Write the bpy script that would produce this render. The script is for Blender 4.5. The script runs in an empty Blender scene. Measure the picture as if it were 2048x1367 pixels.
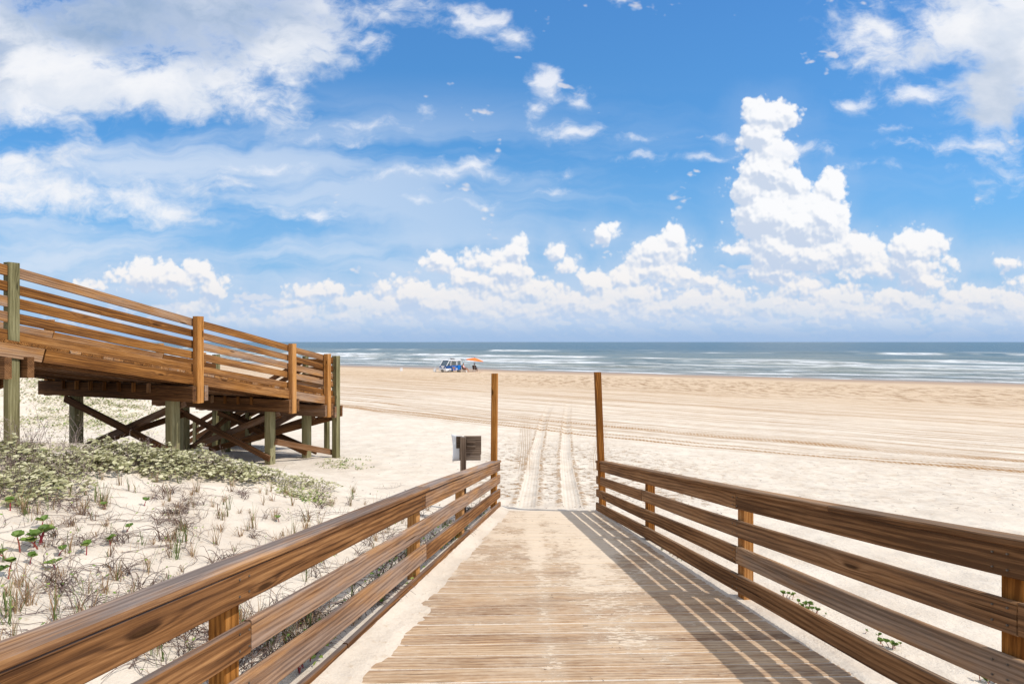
import bpy, bmesh, math, random
import numpy as np
from mathutils import Vector, Matrix, Quaternion
R = math.radians
random.seed(7)
rng = np.random.default_rng(7)
scene = bpy.context.scene
C = scene.collection
ZC = 4.8          # eye height above the sea

# ------------------------------------------------------------------ camera, light, exposure
cam_data = bpy.data.cameras.new('camera'); cam = bpy.data.objects.new('camera', cam_data); C.objects.link(cam)
cam.location = (0, 0, ZC); cam.rotation_euler = (R(90), 0, 0)
cam_data.sensor_width = 36.0; cam_data.lens = 36.0 * 1000 / 2048
cam_data.clip_start = 0.05; cam_data.clip_end = 60000
scene.camera = cam
SUN_EL = R(53); SUN_AZ = R(103.5)
sun_dir = Vector((math.sin(SUN_AZ) * math.cos(SUN_EL), math.cos(SUN_AZ) * math.cos(SUN_EL), math.sin(SUN_EL)))
sd = bpy.data.lights.new('sun', 'SUN'); so = bpy.data.objects.new('sun', sd); C.objects.link(so)
sd.energy = 3.7; sd.angle = R(0.6); sd.color = (1.0, 0.955, 0.88)
so.location = (30, -10, 40); so.rotation_euler = sun_dir.to_track_quat('Z', 'Y').to_euler()
scene.view_settings.view_transform = 'Standard'; scene.view_settings.look = 'None'
scene.view_settings.exposure = 0.10; scene.view_settings.gamma = 1.0

# ------------------------------------------------------------------ node helper
class NT:
    def __init__(s, tree): s.t = tree; s.n = tree.nodes; s.l = tree.links
    def put(s, sock, v):
        if v is None: return
        if isinstance(v, bpy.types.NodeSocket): s.l.new(v, sock)
        else: sock.default_value = v
    def node(s, typ, **kw):
        n = s.n.new(typ)
        for k, v in kw.items(): setattr(n, k, v)
        return n
    def m(s, op, a, b=None, c=None, clamp=False):
        n = s.node('ShaderNodeMath', operation=op, use_clamp=clamp)
        s.put(n.inputs[0], a); s.put(n.inputs[1], b); s.put(n.inputs[2], c)
        return n.outputs[0]
    def v(s, op, a, b=None, c=None):
        n = s.node('ShaderNodeVectorMath', operation=op)
        s.put(n.inputs[0], a)
        if op == 'SCALE': s.put(n.inputs[3], b)
        else: s.put(n.inputs[1], b); s.put(n.inputs[2], c)
        return n.outputs['Value'] if op in ('LENGTH', 'DOT_PRODUCT', 'DISTANCE') else n.outputs[0]
    def sep(s, a):
        n = s.node('ShaderNodeSeparateXYZ'); s.put(n.inputs[0], a); return n.outputs
    def comb(s, x=0.0, y=0.0, z=0.0):
        n = s.node('ShaderNodeCombineXYZ'); s.put(n.inputs[0], x); s.put(n.inputs[1], y); s.put(n.inputs[2], z); return n.outputs[0]
    def noise(s, vec, scale, detail=3.0, rough=0.5, dist=0.0, dim='3D'):
        n = s.node('ShaderNodeTexNoise', noise_dimensions=dim)
        s.put(n.inputs['Vector'], vec); n.inputs['Scale'].default_value = scale; n.inputs['Detail'].default_value = detail
        n.inputs['Roughness'].default_value = rough; n.inputs['Distortion'].default_value = dist
        return n.outputs[0]
    def noisec(s, vec, scale, detail=2.0, rough=0.5, dim='3D'):
        n = s.node('ShaderNodeTexNoise', noise_dimensions=dim)
        s.put(n.inputs['Vector'], vec); n.inputs['Scale'].default_value = scale; n.inputs['Detail'].default_value = detail
        n.inputs['Roughness'].default_value = rough
        return n.outputs[1]
    def vor(s, vec, scale, detail=0.0, feature='F1', dim='3D', rough=0.5, smooth=0.4):
        n = s.node('ShaderNodeTexVoronoi', feature=feature, voronoi_dimensions=dim)
        s.put(n.inputs['Vector'], vec); n.inputs['Scale'].default_value = scale
        n.inputs['Detail'].default_value = detail; n.inputs['Roughness'].default_value = rough
        if feature == 'SMOOTH_F1': n.inputs['Smoothness'].default_value = smooth
        return n.outputs['Distance']
    def rng(s, x, a, b, c=0.0, d=1.0, smooth=True):
        n = s.node('ShaderNodeMapRange', interpolation_type='SMOOTHSTEP' if smooth else 'LINEAR')
        s.put(n.inputs[0], x); s.put(n.inputs[1], a); s.put(n.inputs[2], b); s.put(n.inputs[3], c); s.put(n.inputs[4], d)
        return n.outputs[0]
    def mix(s, f, a, b, blend='MIX'):
        n = s.node('ShaderNodeMix', data_type='RGBA', blend_type=blend)
        s.put(n.inputs[0], f)
        for sock, v in ((n.inputs[6], a), (n.inputs[7], b)):
            if isinstance(v, tuple) and len(v) == 3: v = (*v, 1.0)
            s.put(sock, v)
        return n.outputs[2]
    def ramp(s, f, stops):
        n = s.node('ShaderNodeValToRGB'); s.put(n.inputs[0], f)
        el = n.color_ramp.elements
        while len(el) < len(stops): el.new(0.5)
        for e, (p, c) in zip(el, stops): e.position = p; e.color = (*c, 1.0) if len(c) == 3 else c
        return n.outputs[0]
    def attr(s, name, out='Vector'):
        n = s.node('ShaderNodeAttribute', attribute_name=name); return n.outputs[out]
    def bump(s, h, strength, dist, normal=None):
        n = s.node('ShaderNodeBump'); s.put(n.inputs['Height'], h)
        n.inputs['Strength'].default_value = strength; n.inputs['Distance'].default_value = dist
        s.put(n.inputs['Normal'], normal); return n.outputs[0]

def material(name):
    m = bpy.data.materials.new(name); m.use_nodes = True
    nt = NT(m.node_tree); b = nt.n['Principled BSDF']
    return m, nt, b

def plain(name, col, rough=0.6, var=0.15, scale=8.0, metal=0.0, bump=0.0, spec=0.4):
    m, nt, b = material(name)
    tc = nt.node('ShaderNodeTexCoord').outputs['Object']
    n = nt.noise(tc, scale, 4)
    f = nt.rng(n, 0.3, 0.7, 1 - var, 1 + var)
    nt.put(b.inputs['Base Color'], nt.mix(1.0, col, nt.comb(f, f, f), 'MULTIPLY'))
    b.inputs['Roughness'].default_value = rough; b.inputs['Metallic'].default_value = metal
    b.inputs['Specular IOR Level'].default_value = spec
    if bump: nt.put(b.inputs['Normal'], nt.bump(n, bump, 0.02))
    return m

# ------------------------------------------------------------------ world: sky with clouds (laid out by direction)
def build_world():
    w = bpy.data.worlds.new('World'); scene.world = w; w.use_nodes = True
    try: w.cycles.sampling_method = 'MANUAL'; w.cycles.sample_map_resolution = 256
    except Exception: pass
    nt = NT(w.node_tree); bg = nt.n['Background']
    d = nt.node('ShaderNodeTexCoord').outputs['Generated']
    x, y, z = nt.sep(d)[0:3]
    ya = nt.m('MAXIMUM', nt.m('ABSOLUTE', y), 0.2)
    p = nt.comb(nt.m('DIVIDE', x, ya), nt.m('DIVIDE', z, ya), 0.0)
    v = nt.sep(p)[1]
    sky = nt.node('ShaderNodeTexSky', sky_type='NISHITA'); sky.sun_disc = False
    sky.sun_elevation = SUN_EL; sky.sun_rotation = SUN_AZ; sky.altitude = 0; sky.air_density = 1.0; sky.dust_density = 0.6; sky.ozone_density = 2.0
    base = nt.mix(1.0, nt.v('SCALE', sky.outputs[0], 1.0), SKYTINT, 'MULTIPLY')
    # scale to match the other layers (background strength is applied once at the end)
    K = 2 ** -scene.view_settings.exposure / BGS
    def conv(bl): return [((a - 1024) / 1000, (683 - b) / 1000, c / 1000, e / 1000) for a, b, c, e in bl]
    def field(pp, bl, k=0.012):
        """signed distance-like field (positive inside) of a union of ellipses"""
        acc = None
        for cx, cy, rx, ry in conv(bl):
            L = nt.v('LENGTH', nt.v('MULTIPLY_ADD', pp, (1 / rx, 1 / ry, 0), (-cx / rx, -cy / ry, 0)))
            r = min(rx, ry); L = nt.m('MULTIPLY_ADD', L, r, -r)
            acc = L if acc is None else nt.m('SMOOTH_MIN', acc, L, k)
        return nt.m('MULTIPLY', acc, -1.0)
    warp = nt.v('SCALE', nt.v('SUBTRACT', nt.noisec(p, 9.0, 3, 0.55, '2D'), (0.5, 0.5, 0.5)), 0.045)
    pw = nt.v('MULTIPLY', nt.v('ADD', p, warp), (1, 1, 0))
    xl = nt.sep(p)[0]
    # ---- soft high cloud sheets (top left, top right)
    soft = [(-60,120,260,150),(120,150,230,110),(300,170,230,80),(470,200,140,46),(560,90,150,90),(640,10,160,44),(380,20,250,105),
            (20,330,150,50),(160,385,200,36),(340,420,130,20),
            (1960,60,200,100),(1990,180,110,110),(1760,60,110,60),(2000,290,70,60),(2100,60,160,220)]
    fs = field(pw, soft, 0.04)
    st = nt.v('MULTIPLY', pw, (1.0, 1.7, 1.0))
    n1 = nt.noise(st, 5.0, 7, 0.58, 0.2, '2D')
    n2 = nt.noise(st, 19.0, 6, 0.62, 0.2, '2D')
    nn = nt.m('ADD', nt.m('MULTIPLY', nt.m('SUBTRACT', n1, 0.5), 0.20), nt.m('MULTIPLY', nt.m('SUBTRACT', n2, 0.5), 0.085))
    F = nt.m('ADD', fs, nn)
    a_soft = nt.m('MULTIPLY', nt.rng(F, -0.020, 0.060), nt.rng(F, -0.01, 0.09, 0.78, 0.98))
    # ---- small ragged fair weather scraps
    scr = [(960,45,70,34),(1030,75,38,24),(925,25,40,22),(1085,165,38,40),(1070,215,20,24),(1160,200,30,18),(1140,266,72,22),(870,348,130,16),(950,335,50,22),(650,432,46,18),
            (1710,205,50,20),(1840,190,66,30),(1770,150,30,12),(1930,290,120,16),(1580,300,50,22),(1390,318,80,8),(1270,275,25,8),(1445,272,34,10),(848,218,20,8),(740,90,46,20),(830,398,20,8),(1240,3,20,8),
            (1780,258,30,8),(1730,335,30,5),(740,252,70,16),(612,282,34,10),(700,285,30,8),(1100,384,26,10),(965,405,30,8),(1135,350,14,8),(540,335,70,10),(1650,310,24,6),(1290,312,20,10),(700,130,30,8)]
    fsc = field(pw, scr, 0.02)
    n3 = nt.noise(st, 20.0, 5, 0.60, 0.1, '2D')
    Fs2 = nt.m('ADD', fsc, nt.m('MULTIPLY', nt.m('SUBTRACT', n3, 0.5), 0.045))
    Fs2b = nt.m('ADD', field(nt.v('ADD', pw, (0.004, 0.012, 0)), scr, 0.02), nt.m('MULTIPLY', nt.m('SUBTRACT', nt.noise(nt.v('ADD', st, (0.004, 0.02, 0)), 20.0, 5, 0.60, 0.1, '2D'), 0.5), 0.045))
    a_scr = nt.m('MULTIPLY', nt.rng(Fs2, -0.006, 0.028), 0.84)
    cscr = nt.mix(nt.rng(nt.m('SUBTRACT', Fs2, Fs2b), -0.010, 0.010), (0.62 * K, 0.71 * K, 0.88 * K), (0.94 * K, 0.95 * K, 0.99 * K))
    # ---- cirrus streaks low left
    pc = nt.v('MULTIPLY', nt.v('ADD', p, nt.v('SCALE', warp, 1.2)), (1.0, 6.5, 0))
    cir = nt.noise(pc, 1.5, 6, 0.55, 0.3, '2D')
    env = nt.m('MULTIPLY', nt.rng(xl, 0.65, -0.8, 0.12, 1.0), nt.m('MULTIPLY', nt.rng(v, 0.04, 0.16), nt.rng(v, 0.55, 0.33)))
    a_cir = nt.m('MULTIPLY', nt.m('MULTIPLY', nt.rng(cir, 0.34, 0.66), env), 0.80)
    # grey undersides of the big sheets
    grey = field(pw, [(330,30,330,100),(80,20,120,60),(0,100,40,100),(1980,190,130,120),(1940,280,90,60),(1850,90,70,40)], 0.05)
    g = nt.m('MULTIPLY', nt.rng(nt.m('ADD', grey, nt.m('MULTIPLY', nn, 0.9)), -0.02, 0.075), nt.rng(F, 0.0, 0.04))
    n4 = nt.rng(nt.noise(st, 4.5, 5, 0.55, 0.2, '2D'), 0.30, 0.62)
    csoft = nt.mix(n4, (0.72 * K, 0.78 * K, 0.88 * K), (0.93 * K, 0.94 * K, 0.97 * K))
    csoft = nt.mix(nt.m('MULTIPLY', g, nt.rng(xl, 0.5, 0.7, 0.92, 0.42)), csoft, nt.mix(n4, (0.29 * K, 0.42 * K, 0.62 * K), (0.42 * K, 0.53 * K, 0.72 * K)))
    # ---- cumulus
    cu = [(1537,232,58,40),(1526,270,48,46),(1545,305,46,42),(1530,340,56,52),(1590,368,34,34),(1500,385,50,36),(1545,425,84,60),(1600,450,84,60),(1665,380,32,40),
          (1645,430,50,60),(1560,500,62,60),(1550,545,50,26),(1640,510,110,34),(1720,500,56,38),(1830,490,62,42),(1820,530,80,26),(1750,540,80,16),
          (1320,500,62,34),(1350,478,28,30),(1300,520,60,20),(1370,553,44,14),(1118,500,20,18),(1140,530,18,24),(1160,556,18,18),
          (880,525,30,20),(965,522,44,24),(1035,502,24,26),(1020,540,44,26),(830,590,60,34),(770,578,28,20),(920,596,80,30),(1060,585,80,30),(1200,570,50,26),(1250,560,46,22),
          (300,550,70,30),(350,560,80,26),(400,545,36,26),(280,540,34,20),(425,580,24,26),(190,572,26,12),(460,640,60,16),(400,618,40,16),
          (640,585,48,18),(590,605,30,10),(700,605,60,20),(1480,500,30,12),(1205,465,26,18),(2020,522,44,11),(2060,570,44,18),(1960,600,70,24),(1900,625,60,18),(1790,600,50,24),(1470,590,50,22),(1690,595,60,22),(1600,575,40,16)]
    cu += [(610,625,60,18),(700,628,60,26),(780,615,60,30),(860,610,60,34),(950,560,50,26),(960,615,70,34),(1050,620,70,34),(1130,600,60,30),(1200,612,60,34),(1270,590,60,30),(1300,540,60,24),(1290,625,60,26),(1370,610,60,28),
           (1440,612,60,28),(1530,612,60,28),(1600,625,60,24),(1680,615,60,28),(1750,620,50,24),(1830,612,60,28),(1850,560,50,26),(1940,625,60,24),(2030,612,50,34),(560,645,50,12),(1410,560,30,14)]
    def cfield(pp):
        f = nt.m('ADD', field(pp, cu, 0.012), 0.005)
        b1 = nt.vor(pp, 18.0, 0.0, 'SMOOTH_F1', '2D', 0.5, 0.30)
        b3 = nt.vor(pp, 46.0, 0.0, 'SMOOTH_F1', '2D', 0.5, 0.30)
        b4 = nt.vor(pp, 105.0, 0.0, 'SMOOTH_F1', '2D', 0.5, 0.30)
        bb = nt.m('MULTIPLY_ADD', b1, -0.024, 0.010)
        bb = nt.m('ADD', bb, nt.m('MULTIPLY_ADD', b3, -0.015, 0.006))
        bb = nt.m('ADD', bb, nt.m('MULTIPLY_ADD', b4, -0.0070, 0.003))
        return nt.m('ADD', f, bb), f
    w2 = nt.v('SCALE', nt.v('SUBTRACT', nt.noisec(p, 24.0, 4, 0.6, '2D'), (0.5, 0.5, 0.5)), 0.009)
    p2 = nt.v('MULTIPLY', nt.v('ADD', p, w2), (1, 1, 0))
    Fc, f0 = cfield(p2)
    Fl, f1 = cfield(nt.v('ADD', p2, (0.0035, 0.0070, 0)))
    Fm = field(nt.v('ADD', p2, (0.012, 0.026, 0)), cu, 0.012)
    a_cu = nt.rng(nt.m('ADD', Fc, nt.m('MULTIPLY', nt.m('SUBTRACT', nt.noise(p2, 90.0, 4, 0.65, 0, '2D'), 0.5), 0.012)), -0.001, 0.011)
    lit = nt.m('ADD', nt.m('MULTIPLY', nt.m('SUBTRACT', Fc, Fl), 85.0), nt.m('MULTIPLY', nt.m('SUBTRACT', f0, Fm), 20.0))
    lit = nt.m('ADD', lit, nt.rng(nt.noise(p2, 12.0, 4, 0.6, 0, '2D'), 0.3, 0.7, -0.25, 0.35))
    lit = nt.rng(lit, -0.85, 0.85)
    low = nt.rng(v, 0.0, 0.28)            # distance haze toward the horizon
    ctop = nt.mix(low, (0.90 * K, 0.86 * K, 0.84 * K), (0.99 * K, 0.99 * K, 1.0 * K))
    cbot = nt.mix(low, (0.50 * K, 0.62 * K, 0.82 * K), (0.62 * K, 0.70 * K, 0.84 * K))
    ccu = nt.mix(lit, cbot, ctop)
    a_cu = nt.m('MULTIPLY', a_cu, nt.rng(v, 0.0, 0.13, 0.12, 1.0))
    mist = nt.m('MULTIPLY', nt.rng(nt.m('ADD', f0, nt.m('MULTIPLY', nt.m('SUBTRACT', nt.noise(p2, 14.0, 5, 0.6, 0, '2D'), 0.5), 0.05)), -0.050, 0.015), nt.rng(v, 0.30, 0.12, 0.12, 0.55))
    # soft fade at the cloud bases
    # ---- far cumulus band just above the horizon
    pb = nt.v('MULTIPLY', p2, (1.0, 1.6, 0))
    def band(q): return nt.m('ADD', nt.noise(q, 7.0, 4, 0.55, 0.1, '2D'), nt.m('ADD', nt.m('MULTIPLY', nt.m('SUBTRACT', 0.5, nt.vor(q, 24.0, 0.0, 'SMOOTH_F1', '2D', 0.5, 0.2)), 0.20), nt.m('MULTIPLY', nt.m('SUBTRACT', 0.5, nt.vor(q, 60.0, 0.0, 'SMOOTH_F1', '2D', 0.5, 0.2)), 0.09)))
    bn = band(pb); bn2 = band(nt.v('ADD', pb, (0.004, 0.010, 0)))
    topl = nt.rng(xl, -0.62, -0.30, -0.14, 0.0)
    Fb = nt.m('ADD', bn, nt.m('ADD', topl, nt.rng(v, 0.04, 0.17, 0.14, -0.26, False)))
    a_b = nt.m('MULTIPLY', nt.rng(Fb, 0.455, 0.56), nt.rng(v, 0.0, 0.06, 0.2, 0.78))
    litb = nt.rng(nt.m('SUBTRACT', bn, bn2), -0.035, 0.05)
    cb = nt.mix(litb, (0.52 * K, 0.64 * K, 0.86 * K), (0.88 * K, 0.84 * K, 0.84 * K))
    base = nt.mix(0.6, base, nt.ramp(nt.rng(v, 0.0, 0.70, 0, 1, False), [(0.0, (0.30 * K, 0.52 * K, 0.78 * K)), (0.4, (0.125 * K, 0.40 * K, 0.78 * K)), (1.0, (0.085 * K, 0.285 * K, 0.69 * K))]))
    hz = nt.rng(v, 0.42, 0.0, 0.0, 0.92)
    col = nt.mix(hz, base, (0.28 * K, 0.52 * K, 0.80 * K))
    col = nt.mix(a_cir, col, (0.70 * K, 0.79 * K, 0.92 * K))
    col = nt.mix(nt.m('MULTIPLY', nt.rng(v, 0.15, 0.06), 0.30), col, (0.56 * K, 0.67 * K, 0.86 * K))
    col = nt.mix(nt.m('MULTIPLY', a_b, 0.8), col, cb)
    col = nt.mix(mist, col, (0.62 * K, 0.72 * K, 0.88 * K))
    col = nt.mix(nt.m('MULTIPLY', a_cu, 0.97), col, ccu)
    col = nt.mix(a_scr, col, cscr)
    col = nt.mix(a_soft, col, csoft)
    col = nt.mix(nt.rng(v, 0.05, 0.0, 0.0, 0.8), col, (0.36 * K, 0.51 * K, 0.76 * K))
    # broken bright cloud added out of view, overhead and behind, to lift the shadows
    fill_cloud = nt.m('MULTIPLY', nt.m('MAXIMUM', nt.rng(z, 0.60, 0.78), nt.rng(y, 0.0, -0.35)), nt.rng(nt.noise(d, 2.6, 5, 0.6), 0.32, 0.50, 0.35, 1.0))
    col = nt.mix(nt.m('MULTIPLY', fill_cloud, nt.rng(z, -0.02, 0.15)), col, (1.02 * K, 1.06 * K, 1.12 * K))
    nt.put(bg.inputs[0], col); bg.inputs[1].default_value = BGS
BGS = 0.1
SKYTINT = (0.60, 1.20, 1.62)
build_world()

# ------------------------------------------------------------------ object helpers
def tag(o, label=None, cat=None, group=None, kind=None):
    if label: o['label'] = label
    if cat: o['category'] = cat
    if group: o['group'] = group
    if kind: o['kind'] = kind
    return o
def thing(name, loc, label, cat, group=None, rz=0.0):
    o = bpy.data.objects.new(name, None); C.objects.link(o); o.location = loc; o.rotation_euler = (0, 0, rz)
    o.empty_display_size = 0.2
    return tag(o, label, cat, group)
def link(name, me, mats, parent=None, smooth=False):
    for m in (mats if isinstance(mats, (list, tuple)) else [mats]): me.materials.append(m)
    if smooth: me.polygons.foreach_set('use_smooth', [True] * len(me.polygons))
    o = bpy.data.objects.new(name, me); C.objects.link(o)
    if parent is not None: o.parent = parent
    return o
def copy_tree(o, parent=None):
    c = o.copy(); C.objects.link(c); c.parent = parent
    for ch in o.children: copy_tree(ch, c)
    return c

class MB:
    """collects swept boards; every vertex carries grain coordinates gc and a tint"""
    def __init__(s, origin=(0, 0, 0)): s.v = []; s.f = []; s.g = []; s.t = []; s.mi = []; s.o = Vector(origin)
    def sweep(s, secs, ch=0.004, mi=0, tint=None, tint_amp=1.0):
        """secs: list of (centre, wvec(half), tvec(half), length coordinate)"""
        off = Vector((random.uniform(-50, 50), random.uniform(-9, 9), random.uniform(-9, 9)))
        tn = random.random() if tint is None else tint
        b0 = len(s.v); k = 8
        for c, w, t, l in secs:
            c = Vector(c) - s.o; w = Vector(w); t = Vector(t); hw = w.length; ht = t.length
            cw = max(hw - ch, hw * .5) / hw; ct = max(ht - ch, ht * .5) / ht
            for a, b in ((cw, 1), (1, ct), (1, -ct), (cw, -1), (-cw, -1), (-1, -ct), (-1, ct), (-cw, 1)):
                s.v.append(c + w * a + t * b); s.g.append((l + off.x, a * hw + off.y, b * ht + off.z)); s.t.append(tn)
        n = len(secs)
        for i in range(n - 1):
            for j in range(k):
                a = b0 + i * k + j; b = b0 + i * k + (j + 1) % k
                s.f.append((a, b, b + k, a + k)); s.mi.append(mi)
        s.f.append(tuple(b0 + j for j in reversed(range(k)))); s.mi.append(mi)
        s.f.append(tuple(b0 + (n - 1) * k + j for j in range(k))); s.mi.append(mi)
    def board(s, p0, p1, w, t, up=(0, 0, 1), n=2, ch=0.004, warp=0.0, mi=0, tint=None):
        p0 = Vector(p0); p1 = Vector(p1); ax = (p1 - p0); L = ax.length; ax.normalize()
        upv = Vector(up); side = ax.cross(upv).normalized(); wv = side.cross(ax).normalized()
        ph = random.uniform(0, 6); secs = []
        for i in range(n):
            q = i / (n - 1); c = p0.lerp(p1, q)
            if warp: c = c + wv * warp * math.sin(ph + q * 4) + side * warp * math.sin(ph * 2 + q * 3)
            secs.append((c, wv * w / 2, side * t / 2, q * L))
        s.sweep(secs, ch, mi, tint)
    def build(s, name, mats, parent=None, smooth=False):
        me = bpy.data.meshes.new(name); me.from_pydata([tuple(v) for v in s.v], [], s.f)
        a = me.attributes.new('gc', 'FLOAT_VECTOR', 'POINT'); a.data.foreach_set('vector', np.array(s.g, dtype=np.float32).ravel())
        a = me.attributes.new('tint', 'FLOAT', 'POINT'); a.data.foreach_set('value', np.array(s.t, dtype=np.float32))
        me.polygons.foreach_set('material_index', s.mi)
        bm = bmesh.new(); bm.from_mesh(me); bmesh.ops.recalc_face_normals(bm, faces=bm.faces); bm.to_mesh(me); bm.free()
        return link(name, me, mats, parent, smooth)
def one(name, mat, parent, origin, *a, **k):
    m = MB(origin); m.board(*a, **k); return m.build(name, mat, parent)

# ------------------------------------------------------------------ wood
def wood(name, dark, mid, light, grey=(0.30, 0.27, 0.25), greyf=0.5, ringf=190.0, sand=0.0, gstr=0.35, knots=1.0, side_grey=0.15):
    m, nt, b = material(name)
    gc = nt.attr('gc'); tint = nt.attr('tint', 'Fac'); l, w, t = nt.sep(gc)[0:3]
    pos = nt.node('ShaderNodeNewGeometry')
    warp = nt.noise(nt.comb(nt.m('MULTIPLY', l, 0.8), nt.m('MULTIPLY', w, 4.0), nt.m('MULTIPLY', t, 4.0)), 1.0, 2, 0.5)
    kv = nt.comb(nt.m('MULTIPLY', l, 1.25), nt.m('MULTIPLY', w, 5.5), nt.m('MULTIPLY', t, 3.0))
    kd = nt.vor(kv, 1.0, 0, 'F1')
    kinf = nt.m('POWER', nt.rng(kd, 0.34, 0.0, 0.0, 1.0, False), 2.0)
    ph = nt.m('ADD', nt.m('MULTIPLY', w, ringf), nt.m('MULTIPLY', t, ringf * 1.3))
    ph = nt.m('ADD', ph, nt.m('ADD', nt.m('MULTIPLY', warp, 20.0), nt.m('MULTIPLY', kinf, 15.0 * knots)))
    ring = nt.m('ADD', nt.m('MULTIPLY', nt.m('SINE', ph), 0.5), 0.5)
    ring = nt.m('POWER', ring, 1.6)
    fib = nt.noise(nt.comb(nt.m('MULTIPLY', l, 4.0), nt.m('MULTIPLY', w, 110.0), nt.m('MULTIPLY', t, 110.0)), 1.0, 6, 0.72)
    blot = nt.noise(nt.comb(nt.m('MULTIPLY', l, 0.9), nt.m('MULTIPLY', w, 20.0), nt.m('MULTIPLY', t, 20.0)), 1.0, 5, 0.62)
    f = nt.m('ADD', nt.m('MULTIPLY', ring, gstr * 0.55), nt.m('ADD', nt.m('MULTIPLY', fib, 0.80), nt.m('MULTIPLY', blot, 0.80)))
    tone = nt.noise(nt.comb(nt.m('MULTIPLY', l, 0.7), nt.m('MULTIPLY', w, 5.0), nt.m('MULTIPLY', t, 5.0)), 1.0, 4, 0.6)
    f = nt.m('ADD', f, nt.m('MULTIPLY', nt.m('SUBTRACT', tone, 0.5), 0.75))
    f = nt.m('ADD', f, nt.m('MULTIPLY', nt.m('SUBTRACT', tint, 0.5), -0.16 if sand else -0.40))
    col = nt.ramp(nt.rng(f, 0.60, 1.12, 0, 1, False), [(0.0, light), (0.5, mid), (1.0, dark)])
    # weathering, strongest on faces that look up
    nz = nt.sep(pos.outputs['True Normal'])[2]
    g1 = nt.noise(nt.comb(nt.m('MULTIPLY', l, 1.1), nt.m('MULTIPLY', w, 6.0), nt.m('MULTIPLY', t, 4.0)), 1.3, 4, 0.65)
    sg = nt.m('MULTIPLY', nt.rng(tint, 0.35, 0.95, 0.35, 3.2), side_grey)
    gf = nt.m('MULTIPLY', nt.rng(nz, 0.35, 0.9, sg, greyf), nt.rng(g1, 0.30, 0.62, 0.2, 1.0))
    gcol = nt.mix(nt.rng(f, 0.35, 1.0), tuple(q * 1.25 for q in grey), tuple(q * 0.5 for q in grey))
    col = nt.mix(gf, col, gcol)
    kmask = nt.rng(nt.m('ADD', kd, nt.m('MULTIPLY', blot, 0.04)), 0.125, 0.075)
    col = nt.mix(nt.m('MULTIPLY', kmask, 0.8 * knots), col, tuple(q * 0.35 for q in dark))
    # checks (drying cracks)
    ck = nt.noise(nt.comb(nt.m('MULTIPLY', l, 1.2), nt.m('MULTIPLY', w, 60.0), nt.m('MULTIPLY', t, 60.0)), 1.0, 3, 0.55)
    cm = nt.rng(ck, 0.66, 0.72)
    col = nt.mix(nt.m('MULTIPLY', cm, 0.7), col, tuple(q * 0.4 for q in dark))
    rough = 0.88
    h = nt.m('SUBTRACT', nt.m('ADD', nt.m('MULTIPLY', ring, -0.35), nt.m('MULTIPLY', fib, 0.7)), nt.m('MULTIPLY', cm, 1.2))
    if sand:
        P = pos.outputs['Position']
        px, py, pz = nt.sep(P)[0:3]
        s1 = nt.noise(nt.comb(px, nt.m('MULTIPLY', py, 1.2), 0.0), 2.1, 6, 0.62)
        s2 = nt.noise(nt.comb(nt.m('MULTIPLY', px, 2.2), nt.m('MULTIPLY', py, 9.0), 0.0), 5.0, 5, 0.7)
        # sand blown on: thicker toward the middle and the foot of the ramp
        u = nt.m('SUBTRACT', px, nt.m('ADD', 0.55, nt.m('MULTIPLY', py, 0.01)))
        lane = nt.m('ADD', nt.rng(nt.m('ABSOLUTE', nt.m('SUBTRACT', u, 0.22)), 0.05, 0.45, 0.09, 0.0), nt.rng(nt.m('ABSOLUTE', nt.m('ADD', u, 0.32)), 0.0, 0.14, 0.07, 0.0))
        s3 = nt.noise(nt.comb(nt.m('MULTIPLY', px, 14.0), nt.m('MULTIPLY', py, 45.0), 3.0), 1.0, 4, 0.75)
        sm = nt.m('ADD', nt.m('ADD', nt.m('MULTIPLY', s1, 0.42), nt.m('ADD', nt.m('MULTIPLY', s2, 0.50), nt.m('MULTIPLY', s3, 0.26))), nt.m('ADD', lane, nt.rng(py, 2.0, 7.5, -0.05, 0.14)))
        edge = nt.m('MULTIPLY', nt.m('ABSOLUTE', nt.m('SUBTRACT', w, nt.m('ROUND', w))), 0.0)
        smk = nt.m('MULTIPLY', nt.rng(sm, 0.655, 0.715), sand)
        film = nt.m('MULTIPLY', nt.rng(sm, 0.46, 0.78, 0.0, 0.60), nt.rng(nt.noise(nt.comb(nt.m('MULTIPLY', px, 7.0), nt.m('MULTIPLY', py, 60.0), 1.0), 1.0, 4, 0.7), 0.3, 0.6, 0.35, 1.0))
        col = nt.mix(nt.m('MAXIMUM', film, nt.m('MULTIPLY', smk, 0.85)), col, (0.65, 0.54, 0.42))
        h = nt.m('ADD', h, nt.m('MULTIPLY', smk, 0.8))
    nt.put(b.inputs['Base Color'], col); b.inputs['Roughness'].default_value = rough
    b.inputs['Specular IOR Level'].default_value = 0.12
    nt.put(b.inputs['Normal'], nt.bump(h, 0.7, 0.004))
    return m
W_LEFT = wood('weathered_pine', (0.075, 0.030, 0.010), (0.225, 0.100, 0.034), (0.44, 0.225, 0.085), grey=(0.28, 0.225, 0.20), greyf=0.95, side_grey=0.22, gstr=0.32)
W_RIGHT = wood('brown_pine', (0.10, 0.046, 0.018), (0.27, 0.135, 0.056), (0.42, 0.235, 0.105), grey=(0.32, 0.235, 0.17), greyf=0.7, side_grey=0.3)
W_POST = wood('orange_pine', (0.16, 0.058, 0.010), (0.38, 0.155, 0.032), (0.54, 0.26, 0.075), greyf=0.35, side_grey=0.05)
W_WALK = wood('amber_pine', (0.10, 0.036, 0.008), (0.27, 0.110, 0.024), (0.43, 0.205, 0.060), greyf=0.6, side_grey=0.16)
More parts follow.
